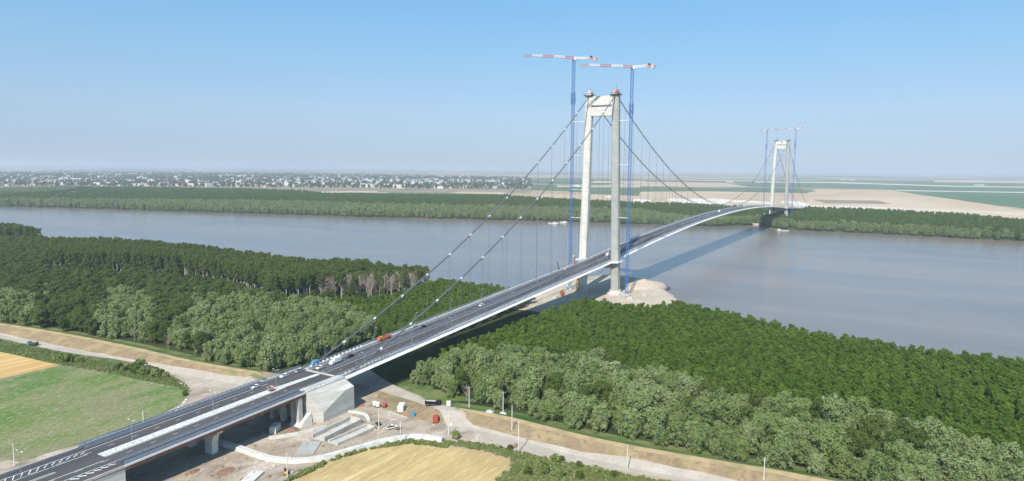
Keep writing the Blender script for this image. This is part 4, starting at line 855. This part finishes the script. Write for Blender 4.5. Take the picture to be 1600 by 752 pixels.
# ------------------------------------------------------------------ vehicles
def wheel_set(par, L, W, r, z=0):
    for sx in (-.31, .31):
        for sy in (-1, 1):
            MB().beam((L*sx, sy*(W/2-.12), r+z), (L*sx, sy*(W/2+.06), r+z), r, n=12).build('wheel', M['tyre'], par)
def car(x, y, z, rz, colour, label, kind='car', L=4.4, W=1.8, H=1.48, grp=None, pitch=0.):
    c = empty('parked_car' if kind == 'car' else kind, (x, y, z), rz, label, kind.replace('_', ' ').replace('parked ', ''), grp)
    if kind in ('car', 'pickup_truck'):
        prof = [(-L/2, .35), (-L/2, .82), (-L*.44, .92), (L*.22, .95), (L*.46, .78), (L/2, .6), (L/2, .3)] if kind == 'car' else [(-L/2, .45), (-L/2, 1.0), (L*.2, 1.0), (L*.45, .95), (L/2, .75), (L/2, .4)]
        MB().prism(prof, -W/2, W/2).build('body', M[colour], c, bevel=.07)
        if kind == 'car': cab = [(-L*.42, .9), (-L*.30, H-.04), (L*.02, H-.04), (L*.20, .93)]; roof = [(-L*.31, H-.05), (-L*.28, H), (0, H), (L*.03, H-.05)]
        else: cab = [(-L*.08, .98), (-L*.06, 1.72), (L*.16, 1.72), (L*.27, .98)]; roof = [(-L*.065, 1.71), (-L*.05, 1.78), (L*.15, 1.78), (L*.165, 1.71)]
        MB().prism(cab, -W/2+.1, W/2-.1).build('windows', M['glass'], c); MB().prism(roof, -W/2+.12, W/2-.12).build('roof', M[colour], c, bevel=.03)
        if kind == 'pickup_truck':
            MB().prism([(-L*.47, 1.01), (-L*.47, 1.06), (-L*.1, 1.06), (-L*.1, 1.01)], -W/2+.15, W/2-.15).build('load_bed', M['steel_dark'], c)
        for s in (-1, 1): MB().box((L/2+.0, s*W*.36, .68), (.08, .3, .16)).build('headlight', M['white'], c)
        wheel_set(c, L, W, .33)
    else:  # van / truck
        MB().prism([(L*.2, .5), (L*.2, 2.2), (L*.36, 2.2), (L*.44, 1.3), (L/2, 1.1), (L/2, .45)], -W/2, W/2).build('cab', M[colour if colour != 'boxwhite' else 'white'], c, bevel=.06)
        MB().prism([(L*.33, 1.35), (L*.37, 2.0), (L*.432, 1.35)], -W/2-.01, W/2+.01).build('windows', M['glass'], c)
        MB().box((-L*.16, 0, .55+H/2), (L*.68, W*1.02, H-.5)).build('cargo_box', M[colour], c, bevel=.04)
        MB().box((0, 0, .5), (L*.96, W*.8, .2)).build('chassis', M['steel_dark'], c); wheel_set(c, L, W, .42)
    c.rotation_euler.y = -pitch; return c
tan_ = lambda x: math.atan((zd(x+1)-zd(x-1))/2) if x > -371 else .027
def onroad(px, py, lane=None, lift=.0):
    """road point: height from the deck profile at that spot"""
    z_ = 12.
    for _ in range(40):
        x, y = at(px, py, z_); z_ = (zd(x) if x > -371 else (z+.2 if x > -397 else za(x)+.08))
    return x, y, z_
cars = [(399.5, 606, 'white', 'car', 'white car behind the barrier on the viaduct, farthest back from the anchorage', 4.4, 0),
 (444, 589, 'white', 'car', 'white estate car in the queue of three just before the anchorage block', 4.8, 0),
 (468, 581, 'silver', 'pickup_truck', 'silver pickup stopped just before the anchorage on the viaduct', 5.6, 0),
 (500, 576, 'white', 'car', 'white car parked beside the median on top of the anchorage', 4.4, 0),
 (524, 568, 'white', 'box_van', 'white box van parked on the bridge just past the anchorage', 7.5, 0),
 (547, 558, 'black', 'car', 'black car in front of the white box van', 5., 0),
 (492, 570, 'blue', 'box_van', 'small blue van by the edge railing above the anchorage', 4.2, -.9),
 (647, 512, 'white', 'car', 'white car beside a black one on the side span', 4.6, 0),
 (661, 512, 'black', 'car', 'black car ahead of a white one on the side span', 4.8, 0),
 (752, 478, 'white', 'car', 'lone white car driving halfway along the near side span', 4.4, 0),
 (950, 400, 'white', 'box_van', 'white van on the deck between the legs of the near tower', 6.5, 0),
 (884, 421, 'white', 'car', 'white car by the left edge railing before the near tower', 5, 0),
 (952, 393, 'white', 'car', 'white car just past the van between the near tower legs', 4.4, 0),
 (1070, 355.5, 'white', 'car', 'white car far out on the main span near its crest', 5, 0),
 (1124, 331.5, 'white', 'box_van', 'white van on the main span where the deck rises to its crest', 8, 0),
 (1162, 324.5, 'white', 'car', 'white car on the main span close to the far tower', 5, 0)]
for px, py, c_, k_, lab, L, o_ in cars:
    x, y, z_ = onroad(px, py); car(x, y, z_, 0 if y < 0 else math.pi, c_, lab, k_, L, 1.85 if k_ != 'box_van' else 2.3, 1.48 if k_ != 'box_van' else 2.9+o_, None, tan_(x)*(1 if y < 0 else -1))
# orange crane lorry on the side span
x, y, z_ = onroad(601, 531)
c = empty('crane_lorry', (x, y, z_), math.pi, 'long orange-red lorry with a folded crane on the side span', 'lorry'); c.rotation_euler.y = tan_(x)
MB().box((0, 0, .95), (11, 2.3, .35)).build('chassis', M['orange'], c)
MB().prism([(3.9, .8), (3.9, 2.8), (5.2, 2.8), (5.6, 1.8), (5.6, .7)], -1.2, 1.2).build('cab', M['orange'], c, bevel=.06)
MB().prism([(5.12, 1.85), (5.2, 2.6), (5.5, 1.85)], -1.22, 1.22).build('windows', M['glass'], c)
MB().box((-1.6, 0, 1.5), (7.2, 2.2, .7)).build('load_bed', M['orange'], c, bevel=.05)
MB().box((2.9, 0, 2.), (1., 1.6, 1.7)).build('crane_base', M['yellow'], c); MB().beam((2.9, 0, 2.9), (-3.6, 0, 2.4), .32).build('crane_boom', M['orange'], c)
for sx in (-4, -2.7, 2, 4.4):
    for s in (-1, 1): MB().beam((sx, s*.9, .5), (sx, s*1.22, .5), .5, n=12).build('wheel', M['tyre'], c)
# barrier crew at the end of the viaduct median
for px, py, lab in ((425, 611, 'red and white barrier trailer parked beside the viaduct median'),):
    x, y, z_ = onroad(px, py); c = empty('barrier_trailer', (x, y, z_), .1, lab, 'trailer')
    MB().box((0, 0, .6), (3, 1.8, .3)).build('frame', M['steel_dark'], c)
    q = MB();
    for k in range(4): q.box((0, -.9+.6*k, 1.5), (.15, .28, 1.6))
    q.build('warning_board', M['red'], c); MB().box((.2, 0, 1.5), (.1, 2.2, 1.9)).build('backing_board', M['white'], c)
    for s in (-1, 1): MB().beam((-.4, s*.75, .32), (-.4, s*.95, .32), .32, n=10).build('wheel', M['tyre'], c)
# people: one continuous body grown by a skin modifier
def person(x, y, z_, rz, top, legs_, label):
    me = bpy.data.meshes.new('person'); J = [(0, 0, .95), (0, 0, 1.2), (0, 0, 1.42), (0, 0, 1.53), (.02, 0, 1.66), (.01, 0, 1.75), (0, .19, 1.40), (.03, .27, 1.13), (.12, .25, .90), (0, -.19, 1.40), (.03, -.27, 1.13), (.12, -.25, .90), (0, .10, .88), (.05, .11, .48), (0, .12, .08), (.14, .13, .03), (0, -.10, .88), (-.03, -.11, .48), (-.05, -.12, .08), (.09, -.13, .03)]
    E2 = [(0, 1), (1, 2), (2, 3), (3, 4), (4, 5), (2, 6), (6, 7), (7, 8), (2, 9), (9, 10), (10, 11), (0, 12), (12, 13), (13, 14), (14, 15), (0, 16), (16, 17), (17, 18), (18, 19)]
    me.from_pydata(J, E2, []); o = bpy.data.objects.new('person', me); COL.objects.link(o); me.materials.append(M[legs_]); sk = o.modifiers.new('s', 'SKIN')
    rad = [.15, .14, .15, .06, .10, .08, .07, .05, .04, .07, .05, .04, .09, .065, .045, .035, .09, .065, .045, .035]
    for v_, r_ in zip(me.skin_vertices[0].data, rad): v_.radius = (r_, r_)
    me.skin_vertices[0].data[0].use_root = True; o.modifiers.new('d', 'SUBSURF').levels = 1
    v_ = MB().loft([[(.17*a*math.cos(t), .22*a*math.sin(t), zz_) for t in np.linspace(0, 6.283, 13)[:-1]] for a, zz_ in ((.95, .92), (1, 1.1), (1.05, 1.35), (.6, 1.5))]); v_.build('vest', M[top], o, True)
    h_ = MB().loft([[(.115*a*math.cos(t)+.01, .10*a*math.sin(t), zz_) for t in np.linspace(0, 6.283, 11)[:-1]] for a, zz_ in ((1.05, 1.70), (1.02, 1.77), (.6, 1.84))]); h_.build('helmet', M['white'], o, True)
    o.location = (x, y, z_); o.rotation_euler.z = rz; return tag(o, label, 'person')
for px, py, t_, l_, lab in ((432, 606, 'orange', 'black', 'standing worker in orange vest beside the red and white barrier trailer'), (419, 611, 'yellow', 'blue', 'worker in yellow vest behind the barrier trailer on the viaduct')):
    x, y, z_ = onroad(px, py); person(x, y, z_, 1., t_, l_, lab)

# ------------------------------------------------------------------ lamps and poles
def lamp(x, y, z_, h=9, arm=1, lab='', grp=None, cat='street lamp'):
    c = empty('street_lamp', (x, y, z_), 0, lab, cat, grp)
    MB().beam((0, 0, 0), (0, 0, h), .13, .07, n=8).build('pole', M['galv'], c)
    for s in ((arm,) if arm else (-1, 1)):
        MB().beam((0, 0, h), (0, s*1.5, h+.25), .06, n=6).build('arm', M['galv'], c); MB().box((0, s*1.7, h+.22), (.35, .8, .14)).build('lamp_head', M['white'], c)
    return c
proto = None
for k, x in enumerate(range(-355, 1100, 40)):
    for s in (-1, 1):
        if abs(x) < 12: continue
        if proto is None: proto = lamp(x, s*14.4, zd(x), 8, -s, 'slim grey lamp post on the right deck edge of the near side span', 'lamp posts, right edge, side span'); KIDS[proto.name] = list(proto.children)
        else:
            c = copy_tree(proto); c['label'] = 'slim grey lamp post on the '+('left' if s > 0 else 'right')+' deck edge of the '+('near side span' if x < 0 else 'main span'); c['group'] = 'lamp posts, '+('left' if s > 0 else 'right')+' edge, '+('side span' if x < 0 else 'main span'); c.location = (x, s*14.4, zd(x)+.1); c.rotation_euler.z = 0 if s < 0 else math.pi
for k, (px, py) in enumerate(((200, 691), (332, 645), (432, 608))):
    x, y, z_ = onroad(px, py); lamp(x, .7, z_, 9.5, 0, ('tall lamp in the cobbled median nearest the camera end of the viaduct', 'tall lamp in the cobbled median above the viaduct pier', 'tall lamp in the cobbled median close to the anchorage')[k])
x, y = at(33, 748, 9); lamp(x, y, za(x), 10, 0, 'tall double lamp in the road beyond the end of the viaduct')
def pole(px, py, h, lab, T=True, zz=None, grp='concrete power poles along the dike road'):
    x, y = at(px, py, -2.5 if zz is None else zz); c = empty('power_pole', (x, y, h1(x, y)), 0, lab, 'power pole', grp)
    MB().beam((0, 0, -.5), (0, 0, h), .24, .16, n=6).build('shaft', M['concrete'], c)
    if T:
        MB().box((0, 0, h-.5), (.14, 2.6, .16), .52).build('crossarm', M['galv'], c); q = MB()
        for k in (-1.1, 0, 1.1): q.beam((-k*.5, k*.86, h-.4), (-k*.5, k*.86, h-.1), .07, n=6)
        q.build('insulator', M['white'], c)
pole(733, 635.5, 11, 'concrete pole with crossarm at the willow edge, nearest the parked black truck')
pole(786, 645.5, 11, 'slim pole with crossarm between the leafing scrub and the willows')
pole(799.8, 674, 12, 'thick pale pole without crossarm on the dry dike slope', False)
pole(810, 703, 14.5, 'dark slim pole at the edge of the dirt road beside a brown heap', True)
pole(980, 730, 10.5, 'pale pole beside the dirt road, in front of the middle of the willow belt', False)
pole(1193, 753, 9, 'pale pole on the dike slope nearest the bottom of the willow belt', False)
pole(224, 661, 7, 'pale concrete pole in the meadow behind the viaduct railing', False)
pole(22.5, 724, 9.5, 'old concrete pole at the meadow corner beside the road end', False)
for px, py in ((626, 690), (701, 676), (449, 742), (592, 668)): pole(px, py, 10, 'thin pale mast standing in the construction yard', False, grp='thin masts in the construction yard')

# ------------------------------------------------------------------ construction yard under and beside the viaduct
def gz(x, y): return h1(x, y)
def site(px, py, z_=-3.4): return at(px, py, z_)
# long pale retaining wall with coping, curving round the yard
def wallline(L, wd, h, nm, lab, m_, base=LAND_Z):
    P = smooth_line(pts(L), 4); A, B = scaled_off(P, wd/2), scaled_off(P, -wd/2)
    A2, B2 = scaled_off(P, wd*.32), scaled_off(P, -wd*.32)
    o = MB().loft([[(a[0], a[1], base-.5), (b_[0], b_[1], base-.5), (d[0], d[1], base+h), (c_[0], c_[1], base+h)] for a, b_, c_, d in zip(A, B, A2, B2)]).build(nm, m_); return tag(o, lab, nm.replace('_', ' '))
wallline([(330, 690), (372, 702), (400, 712), (430, 720), (470, 722), (510, 716), (560, 702), (600, 691), (640, 684.5), (666, 685), (692, 689)], 3.6, 1.5, 'concrete_wall', 'long curved white concrete channel wall between the yard and the stubble field', M['concrete_pale'])
wallline([(420, 686), (450, 682), (480, 676), (510, 668)], 1.6, 1.2, 'concrete_kerb', 'short curved concrete kerb wall below the anchorage block', M['concrete_pale'])
wallline([(545, 644), (560, 646), (572, 650), (577, 660)], 1.8, .9, 'concrete_kerb', 'small hooked concrete kerb behind the ramp trenches', M['concrete_pale'])
# ramps: U-shaped troughs
def trough(a, b, wd, h, lab, floor='dirt'):
    a, b = Vector(site(*a)), Vector(site(*b)); d = (b-a); L = d.length; ang = math.atan2(d.y, d.x); c = empty('ramp_trough', ((a.x+b.x)/2, (a.y+b.y)/2, LAND_Z+.05), ang, lab, 'concrete ramp')
    for s in (-1, 1): MB().box((0, s*wd/2, h/2), (L, .7, h)).build('side_wall', M['concrete_old'], c)
    MB().box((L/2, 0, h/2), (.7, wd+.7, h)).build('end_wall', M['concrete_old'], c); MB().box((0, 0, .12), (L, wd-.8, .24)).build('floor_slab', M['concrete_pale'] if floor == 'pale' else M['concrete_old'], c)
trough((497, 688), (556, 659), 7, 2.2, 'walled concrete ramp running from the anchorage foot, the longer upper one')
trough((520, 694), (580, 668), 5.5, 1.2, 'low walled concrete ramp beside the longer one, nearer the stubble field')
def slab(c, d, rz, h, m_, lab, nm='concrete_slab'):
    x, y = site(*c); mb = MB().box((0, 0, h/2), (d[0], d[1], h)).box((d[0]*.32, d[1]*.3, h+.1), (d[0]*.2, d[1]*.2, .2)); o = mb.build(nm, m_, None, False, (x, y, LAND_Z+.02), rz); tag(o, lab, nm.replace('_', ' ')); return o
slab((482, 700), (13, 8), .55, .35, M['concrete_grey_and_shade'], 'pale blue-grey concrete slab lying in the yard below the ramps')
slab((395, 746), (9, 5), .4, .8, M['concrete_pale'], 'pile of white slabs at the edge of the yard below the pier')
# site cabin, containers, tanks
def container(px, py, d, m_, lab, nm='shipping_container', cat='container', rz=.5):
    x, y = site(px, py); c = empty(nm, (x, y, gz(x, y)+.1), rz, lab, cat)
    mb = MB().box((0, 0, d[2]/2), d)
    for k in range(int(d[0]/.6)):
        for s in (-1, 1): mb.box((-d[0]/2+.4+k*.6, s*(d[1]/2+.03), d[2]/2), (.25, .08, d[2]*.86))
    mb.build('box_body', M[m_], c); MB().box((0, 0, d[2]+.06), (d[0]+.1, d[1]+.1, .12)).build('roof', M[m_], c)
    q = MB(); q.box((d[0]/2+.03, -d[1]*.24, d[2]*.48), (.06, d[1]*.42, d[2]*.86)).box((d[0]/2+.03, d[1]*.24, d[2]*.48), (.06, d[1]*.42, d[2]*.86)); q.build('door', M['pale_steel'] if m_ == 'white' else M[m_], c)
container(627, 640.5, (6, 2.8, 2.7), 'white', 'white office container on the grassy strip of the yard', cat='site cabin', nm='site_cabin')
container(645.5, 651, (1.6, 1.5, 2.4), 'blue', 'small blue and white portable toilet cabin in the yard', 'portable_toilet', 'portable toilet')
container(681, 659.5, (3.6, 2.4, 2.5), 'red', 'red container at the corner where the yard meets the road')
container(430, 674, (6.5, 3, 3), 'concrete_pale', 'grey site cabin standing at the shade edge under the viaduct', 'site_cabin', 'site cabin', .5)
def tank(px, py, lab):
    x, y = site(px, py); c = empty('water_tank', (x, y, gz(x, y)), 0, lab, 'water tank', 'white water tanks'); MB().box((0, 0, .25), (2.2, 2.2, .5)).build('stand', M['steel_dark'], c)
    MB().beam((0, 0, .5), (0, 0, 2.5), 1.05, n=16).beam((0, 0, 2.5), (0, 0, 2.75), 1.0, .35, n=16).build('drum', M['white'], c)
tank(585.5, 634.5, 'upright white water tank beside the red machine'); tank(590.5, 636, 'second upright white tank touching the first one')
x, y = site(601, 636); c = empty('red_compressor', (x, y, gz(x, y)), .4, 'small red compressor trailer between white tank and office container', 'compressor')
MB().prism([(-1.6, .5), (-1.6, 1.5), (-.8, 1.9), (1.2, 1.8), (1.6, 1.2), (1.6, .5)], -.8, .8).build('body', M['red'], c, bevel=.06); wheel_set(c, 2.4, 1.7, .32); MB().beam((1.5, 0, .6), (2.8, 0, .45), .06).build('tow_bar', M['steel_dark'], c)
x, y = site(612, 669.5); car(x, y, gz(x, y)+.02, -.35, 'white', 'white pickup parked on the bare ground beside the curved white wall', 'pickup_truck', 5.4, 1.9)
x, y = site(591, 663.5); car(x, y, gz(x, y)+.02, 1.0, 'black', 'small dark car parked behind the ramp trench', 'car', 4.0)
x, y = site(623, 670.5); c = empty('flat_trailer', (x, y, gz(x, y)), -.3, 'small rusty trailer behind the white pickup', 'trailer'); MB().box((0, 0, .6), (2.8, 1.6, .3)).build('load_bed', M['rust'], c); wheel_set(c, 2.2, 1.7, .32)
def lorry(x, y, z_, rz, m_, lab, L=8., m2='black'):
    c = empty('tipper_lorry', (x, y, z_), rz, lab, 'lorry')
    MB().box((0, 0, .95), (L, 2.2, .3)).build('chassis', M['steel_dark'], c); MB().prism([(L*.26, .7), (L*.26, 2.9), (L*.44, 2.9), (L*.5, 1.7), (L*.5, .6)], -1.2, 1.2).build('cab', M[m_], c, bevel=.07)
    MB().prism([(L*.443, 1.8), (L*.45, 2.6), (L*.487, 1.8)], -1.05, 1.05).build('windscreen', M['glass'], c)
    q = MB(); q.box((-L*.14, 0, 1.25), (L*.68, 2.3, .15)).box((-L*.14, -1.15, 1.9), (L*.68, .12, 1.3)).box((-L*.14, 1.15, 1.9), (L*.68, .12, 1.3)).box((-L*.48, 0, 1.9), (.12, 2.3, 1.3)).box((L*.2, 0, 2.1), (.12, 2.3, 1.7)).build('tipper_body', M[m2], c)
    MB().box((-L*.14, 0, 2.2), (L*.62, 2.1, .5)).build('load', M['concrete_old'], c)
    for sx in (-.38, -.22, .34):
        for s in (-1, 1): MB().beam((L*sx, s*.85, .5), (L*sx, s*1.2, .5), .5, n=12).build('wheel', M['tyre'], c)
x, y = at(677, 635, -2.8); lorry(x, y, h1(x, y)+.1, -.05-1.15, 'black', 'black tipper lorry driving on the dirt road past the yard', 8.5)
x, y = at(51, 539, -3); lorry(x, y, h1(x, y)+.1, 2.0, 'blue', 'dark blue lorry driving on the dirt road beside the dike on the left', 7, 'steel_dark')
x, y = at(701, 637, -2); container(701, 639, (2, 2, 2), 'white', 'small white cabin on the dike slope right of the black lorry', 'guard_cabin', 'cabin')
x, y = site(447, 741); c = empty('mini_excavator', (x, y, gz(x, y)), .8, 'small yellow excavator at the edge of the stubble field', 'excavator')
for s in (-1, 1): MB().prism([(-1.1, .0), (-1.2, .25), (-1., .5), (1., .5), (1.2, .25), (1.1, 0)], s*.75-.2, s*.75+.2).build('track', M['tyre'], c)
MB().box((-.3, 0, 1.0), (1.9, 1.5, .8)).build('body', M['yellow'], c, bevel=.06); MB().box((.1, .25, 1.9), (1.1, .9, 1.1)).build('cab', M['glass'], c)
MB().beam((.6, -.4, 1.2), (2.0, -.4, 2.6), .14).beam((2.0, -.4, 2.6), (2.9, -.4, 1.1), .11).build('boom', M['yellow'], c); MB().prism([(2.6, .3), (3.2, .5), (3.0, 1.1), (2.7, 1.1)], -.7, -.1).build('bucket', M['steel_dark'], c)
k = 0
for px, py, rx, ry, h, mm, lab in ((300, 738, 4, 2, .9, 'rust', 'brown heap of scrap and planks lying in the yard'), (352, 737, 5, 3.5, .35, 'rust', 'flat reddish patch of brick rubble in the yard'), (420, 745, 1.4, 1, 1, 'rust', 'small dark heap beside the yellow excavator'), (458, 672, 5, 3, .8, 'rust', 'rust coloured heap beside the site cabin at the anchorage foot'), (566, 634, 1.6, 1, 1, 'red', 'small red heap of parts behind the anchorage'), (350, 620, 3, 2, .9, 'cobble', 'pale stone heap beside the left dirt road'), (458, 697, 1.2, .8, .9, 'rust', 'small brown heap beside the blue-grey slab'), (705, 664, 1, 1, 1, 'concrete_pale', 'pale block heap at the road fork'), (805, 697, 3, 1.6, 1.3, 'rust', 'brown earth heap beside the slim dark road pole'), (765, 652, 4, 2.4, 1.1, 'cobble', 'pale rubble heap on the dike slope below the poles'), (786, 650, 3, 2, 1., 'cobble', 'smaller pale rubble heap beside the slim crossarm pole')):
    x, y = site(px, py); heap('rubble_heap', (x, y, gz(x, y)), rx, ry, h, M[mm], lab, 'rubble heap', 10+k, .4*k); k += 1
for i, (px, py) in enumerate(((285, 634), (280, 637), (277, 641), (291, 625), (288, 629))):
    x, y = site(px, py); heap('boulder', (x, y, LAND_Z), .9+.2*(i % 3), .8, .9, M['cobble'], 'pale boulder at the meadow corner above the dirt track', 'boulder', 40+i, grp='pale boulders at the meadow corner')

q = scatter_poly(pts([(250, 752), (330, 715), (420, 690), (470, 668), (560, 640), (620, 650), (690, 662), (640, 682), (560, 696), (470, 735), (430, 752)]), 5.5, .6); q = q[rng.random(len(q)) < .6]
st = [MB().box((0, 0, .2), (.7, .5, .5), .3), MB().box((0, 0, .15), (2.2, .25, .2), .8).box((.3, .2, .3), (1.8, .25, .15), 1.1), MB().loft([[(.8*a*math.cos(t_), .6*a*math.sin(t_), z_) for t_ in np.linspace(0, 6.283, 9)[:-1]] for a, z_ in ((1, 0), (.7, .35), (.2, .5))])]
so = []
for mb_, mm in zip(st, ('concrete_pale', 'wood', 'rust')):
    me = bpy.data.meshes.new('rubble'); me.from_pydata(mb_.v, [], mb_.f); me.materials.append(M[mm]); so.append([bpy.data.objects.new('rubble', me)])
gn_scatter('rubble_debris', [(x, y, LAND_Z, random.uniform(.5, 1.3), random.randrange(3)) for x, y in q], so, 'loose stones, planks and rubble strewn over the bare yard')

# ------------------------------------------------------------------ around the near tower and the river
x, y = at(905, 462, -3); 
x, y = at(879, 458, -2); c = empty('pile_rig', (x, y, LAND_Z), .4, 'red-orange lattice rig lying on the sand below the deck by the near tower', 'rig')
q = MB(); lattice(q, (-11, 0, 1.6), (11, 0, 1.8), 2.2, 9, .16); q.build('lattice_boom', M['orange'], c); MB().box((8, 1, 1.4), (4, 3, 2.4)).build('machine_body', M['orange'], c, bevel=.1)
MB().box((8, 1, .3), (5, 4, .6)).build('track', M['tyre'], c)
c = empty('work_hoist', (-9, 19, -3), 0, 'yellow-orange hoist tower against the left leg of the near tower', 'hoist')
q = MB(); lattice(q, (0, 0, 0), (0, 0, 17), 2.6, 7, .2); q.build('hoist_mast', M['yellow'], c); MB().box((0, 0, 13), (3, 3, 3)).build('hoist_cage', M['yellow'], c)
x, y, z_ = onroad(903, 413); c = empty('lifting_platform', (x, 13, z_), 0, 'orange lifting platform on the deck beside the left leg of the near tower', 'lifting platform')
MB().box((0, 0, .7), (4, 2, 1)).build('base', M['orange'], c); q = MB()
for k in range(4): q.beam((-1.3, 0, 1.2+k*1.5), (1.3, 0, 2.7+k*1.5), .1); q.beam((1.3, 0, 1.2+k*1.5), (-1.3, 0, 2.7+k*1.5), .1)
q.build('scissor_arm', M['orange'], c); MB().box((0, 0, 7.7), (3.4, 1.8, 1.2)).build('cage', M['yellow'], c)
x, y, z_ = onroad(872.5, 421); c = empty('leaning_boom', (x, 14.2, z_), 0, 'dark leaning boom standing up from the left deck edge before the near tower', 'boom')
MB().beam((0, 0, 0), (-3.2, 0, 7.6), .45, .3, n=6).build('jib', M['black'], c); MB().box((0, 0, .3), (2, 1.4, .6)).build('base', M['black'], c)
for i, (px, py, d, mm, lab) in enumerate(((985, 466, (9, 4, 1.2), 'concrete_pale', 'low white precast panel lying on the sand below the right tower leg'), (1008, 462, (4, 3, 2.2), 'concrete_old', 'pale cabin on the sand beside the mound'), (890, 452, (6, 3, 2.6), 'blue', 'blue cabin beside the left leg footing on the sand'), (868, 464, (10, 4, .8), 'concrete_pale', 'long pale slab on the sand at the wood edge'), (975, 463, (6, 3, 1.1), 'concrete_grey_and_shade', 'low grey panel next to the right leg footing'))):
    x, y = at(px, py, -3.2); c = empty('site_cabin' if d[2] > 2 else 'precast_panel', (x, y, LAND_Z), .3+i, lab, 'site cabin' if d[2] > 2 else 'precast panel')
    MB().box((0, 0, d[2]/2), d).build('body', M[mm], c, bevel=.08); MB().box((0, 0, d[2]+.1), (d[0]*.9, d[1]*.9, .2)).build('top_plate', M['pale_steel'], c)
# far platform, barges and boats
x, y = at(1190, 350, -6); o = tag(MB().loft([[(x-34*k*math.cos(a)*1., y+24*k*math.sin(a), z_) for a in np.linspace(0, 6.283, 15)[:-1]] for k, z_ in ((1.1, -10), (1, -3.2))]).build('sand_platform', SAND), 'pale sand platform in the river at the foot of the far tower', 'platform')
def boat(px, py, L, W, hull, deckc, lab, rz=1.2, cabin=True):
    x, y = at(px, py, WATER_Z); c = empty('river_barge', (x, y, WATER_Z-.6), rz, lab, 'barge')
    MB().loft([[(-L/2*a, -W/2*a, z_), (L*.32*a, -W/2*a, z_), (L/2*a, 0, z_), (L*.32*a, W/2*a, z_), (-L/2*a, W/2*a, z_)] for a, z_ in ((.9, 0), (1, 2.2))]).build('hull', M[hull], c)
    MB().box((-L*.05, 0, 2.35), (L*.7, W*.85, .3)).build('deck', M[deckc], c)
    if cabin: MB().box((-L*.25, 0, 3.9), (L*.3, W*.7, 2.9)).build('cabin', M['white'], c, bevel=.1); MB().box((-L*.25, 0, 5.45), (L*.34, W*.8, .2)).build('roof', M['roof_red'], c)
    else: MB().box((L*.2, 0, 3.4), (L*.12, W*.5, 1.9)).build('cabin', M['white'], c)
    return c
boat(864, 350, 34, 10, 'white', 'pale_steel', 'white houseboat barge moored at the far willow bank left of the near tower')
boat(880, 348.5, 24, 9, 'white', 'white', 'smaller white houseboat moored close against the far willows', 1.2)
boat(1222, 361, 30, 8, 'concrete_old', 'concrete_old', 'low pale work barge moored beside the far tower', 1.4, False)
x, y = at(1199, 346, -3); c = empty('crawler_crane', (x, y, -3.2), .5, 'small white crawler crane on the sand platform at the far tower', 'crawler crane')
MB().box((0, 0, 2), (8, 5, 3)).build('body', M['yellow'], c, bevel=.15); q = MB(); lattice(q, (2, 0, 3), (-8, 12, 20), 1.8, 7, .25); q.build('boom', M['white'], c)
for s in (-1, 1): MB().box((0, s*2.4, .6), (8, 1.2, 1.2)).build('track', M['tyre'], c)
for i, (px, py) in enumerate(((1210, 502), (1241, 512))):
    x, y = at(px, py, WATER_Z); c = empty('channel_buoy', (x, y, WATER_Z-.3), 0, ('small dark buoy on the water off the plantation shore, farther out', 'small dark buoy close to the plantation shore')[i], 'buoy'); MB().beam((0, 0, 0), (0, 0, 1), 1.3, n=12).build('float', M['steel_dark'], c); MB().beam((0, 0, 1), (0, 0, 3.2), .5, .15, n=8).build('topmark', M['steel_dark'], c)
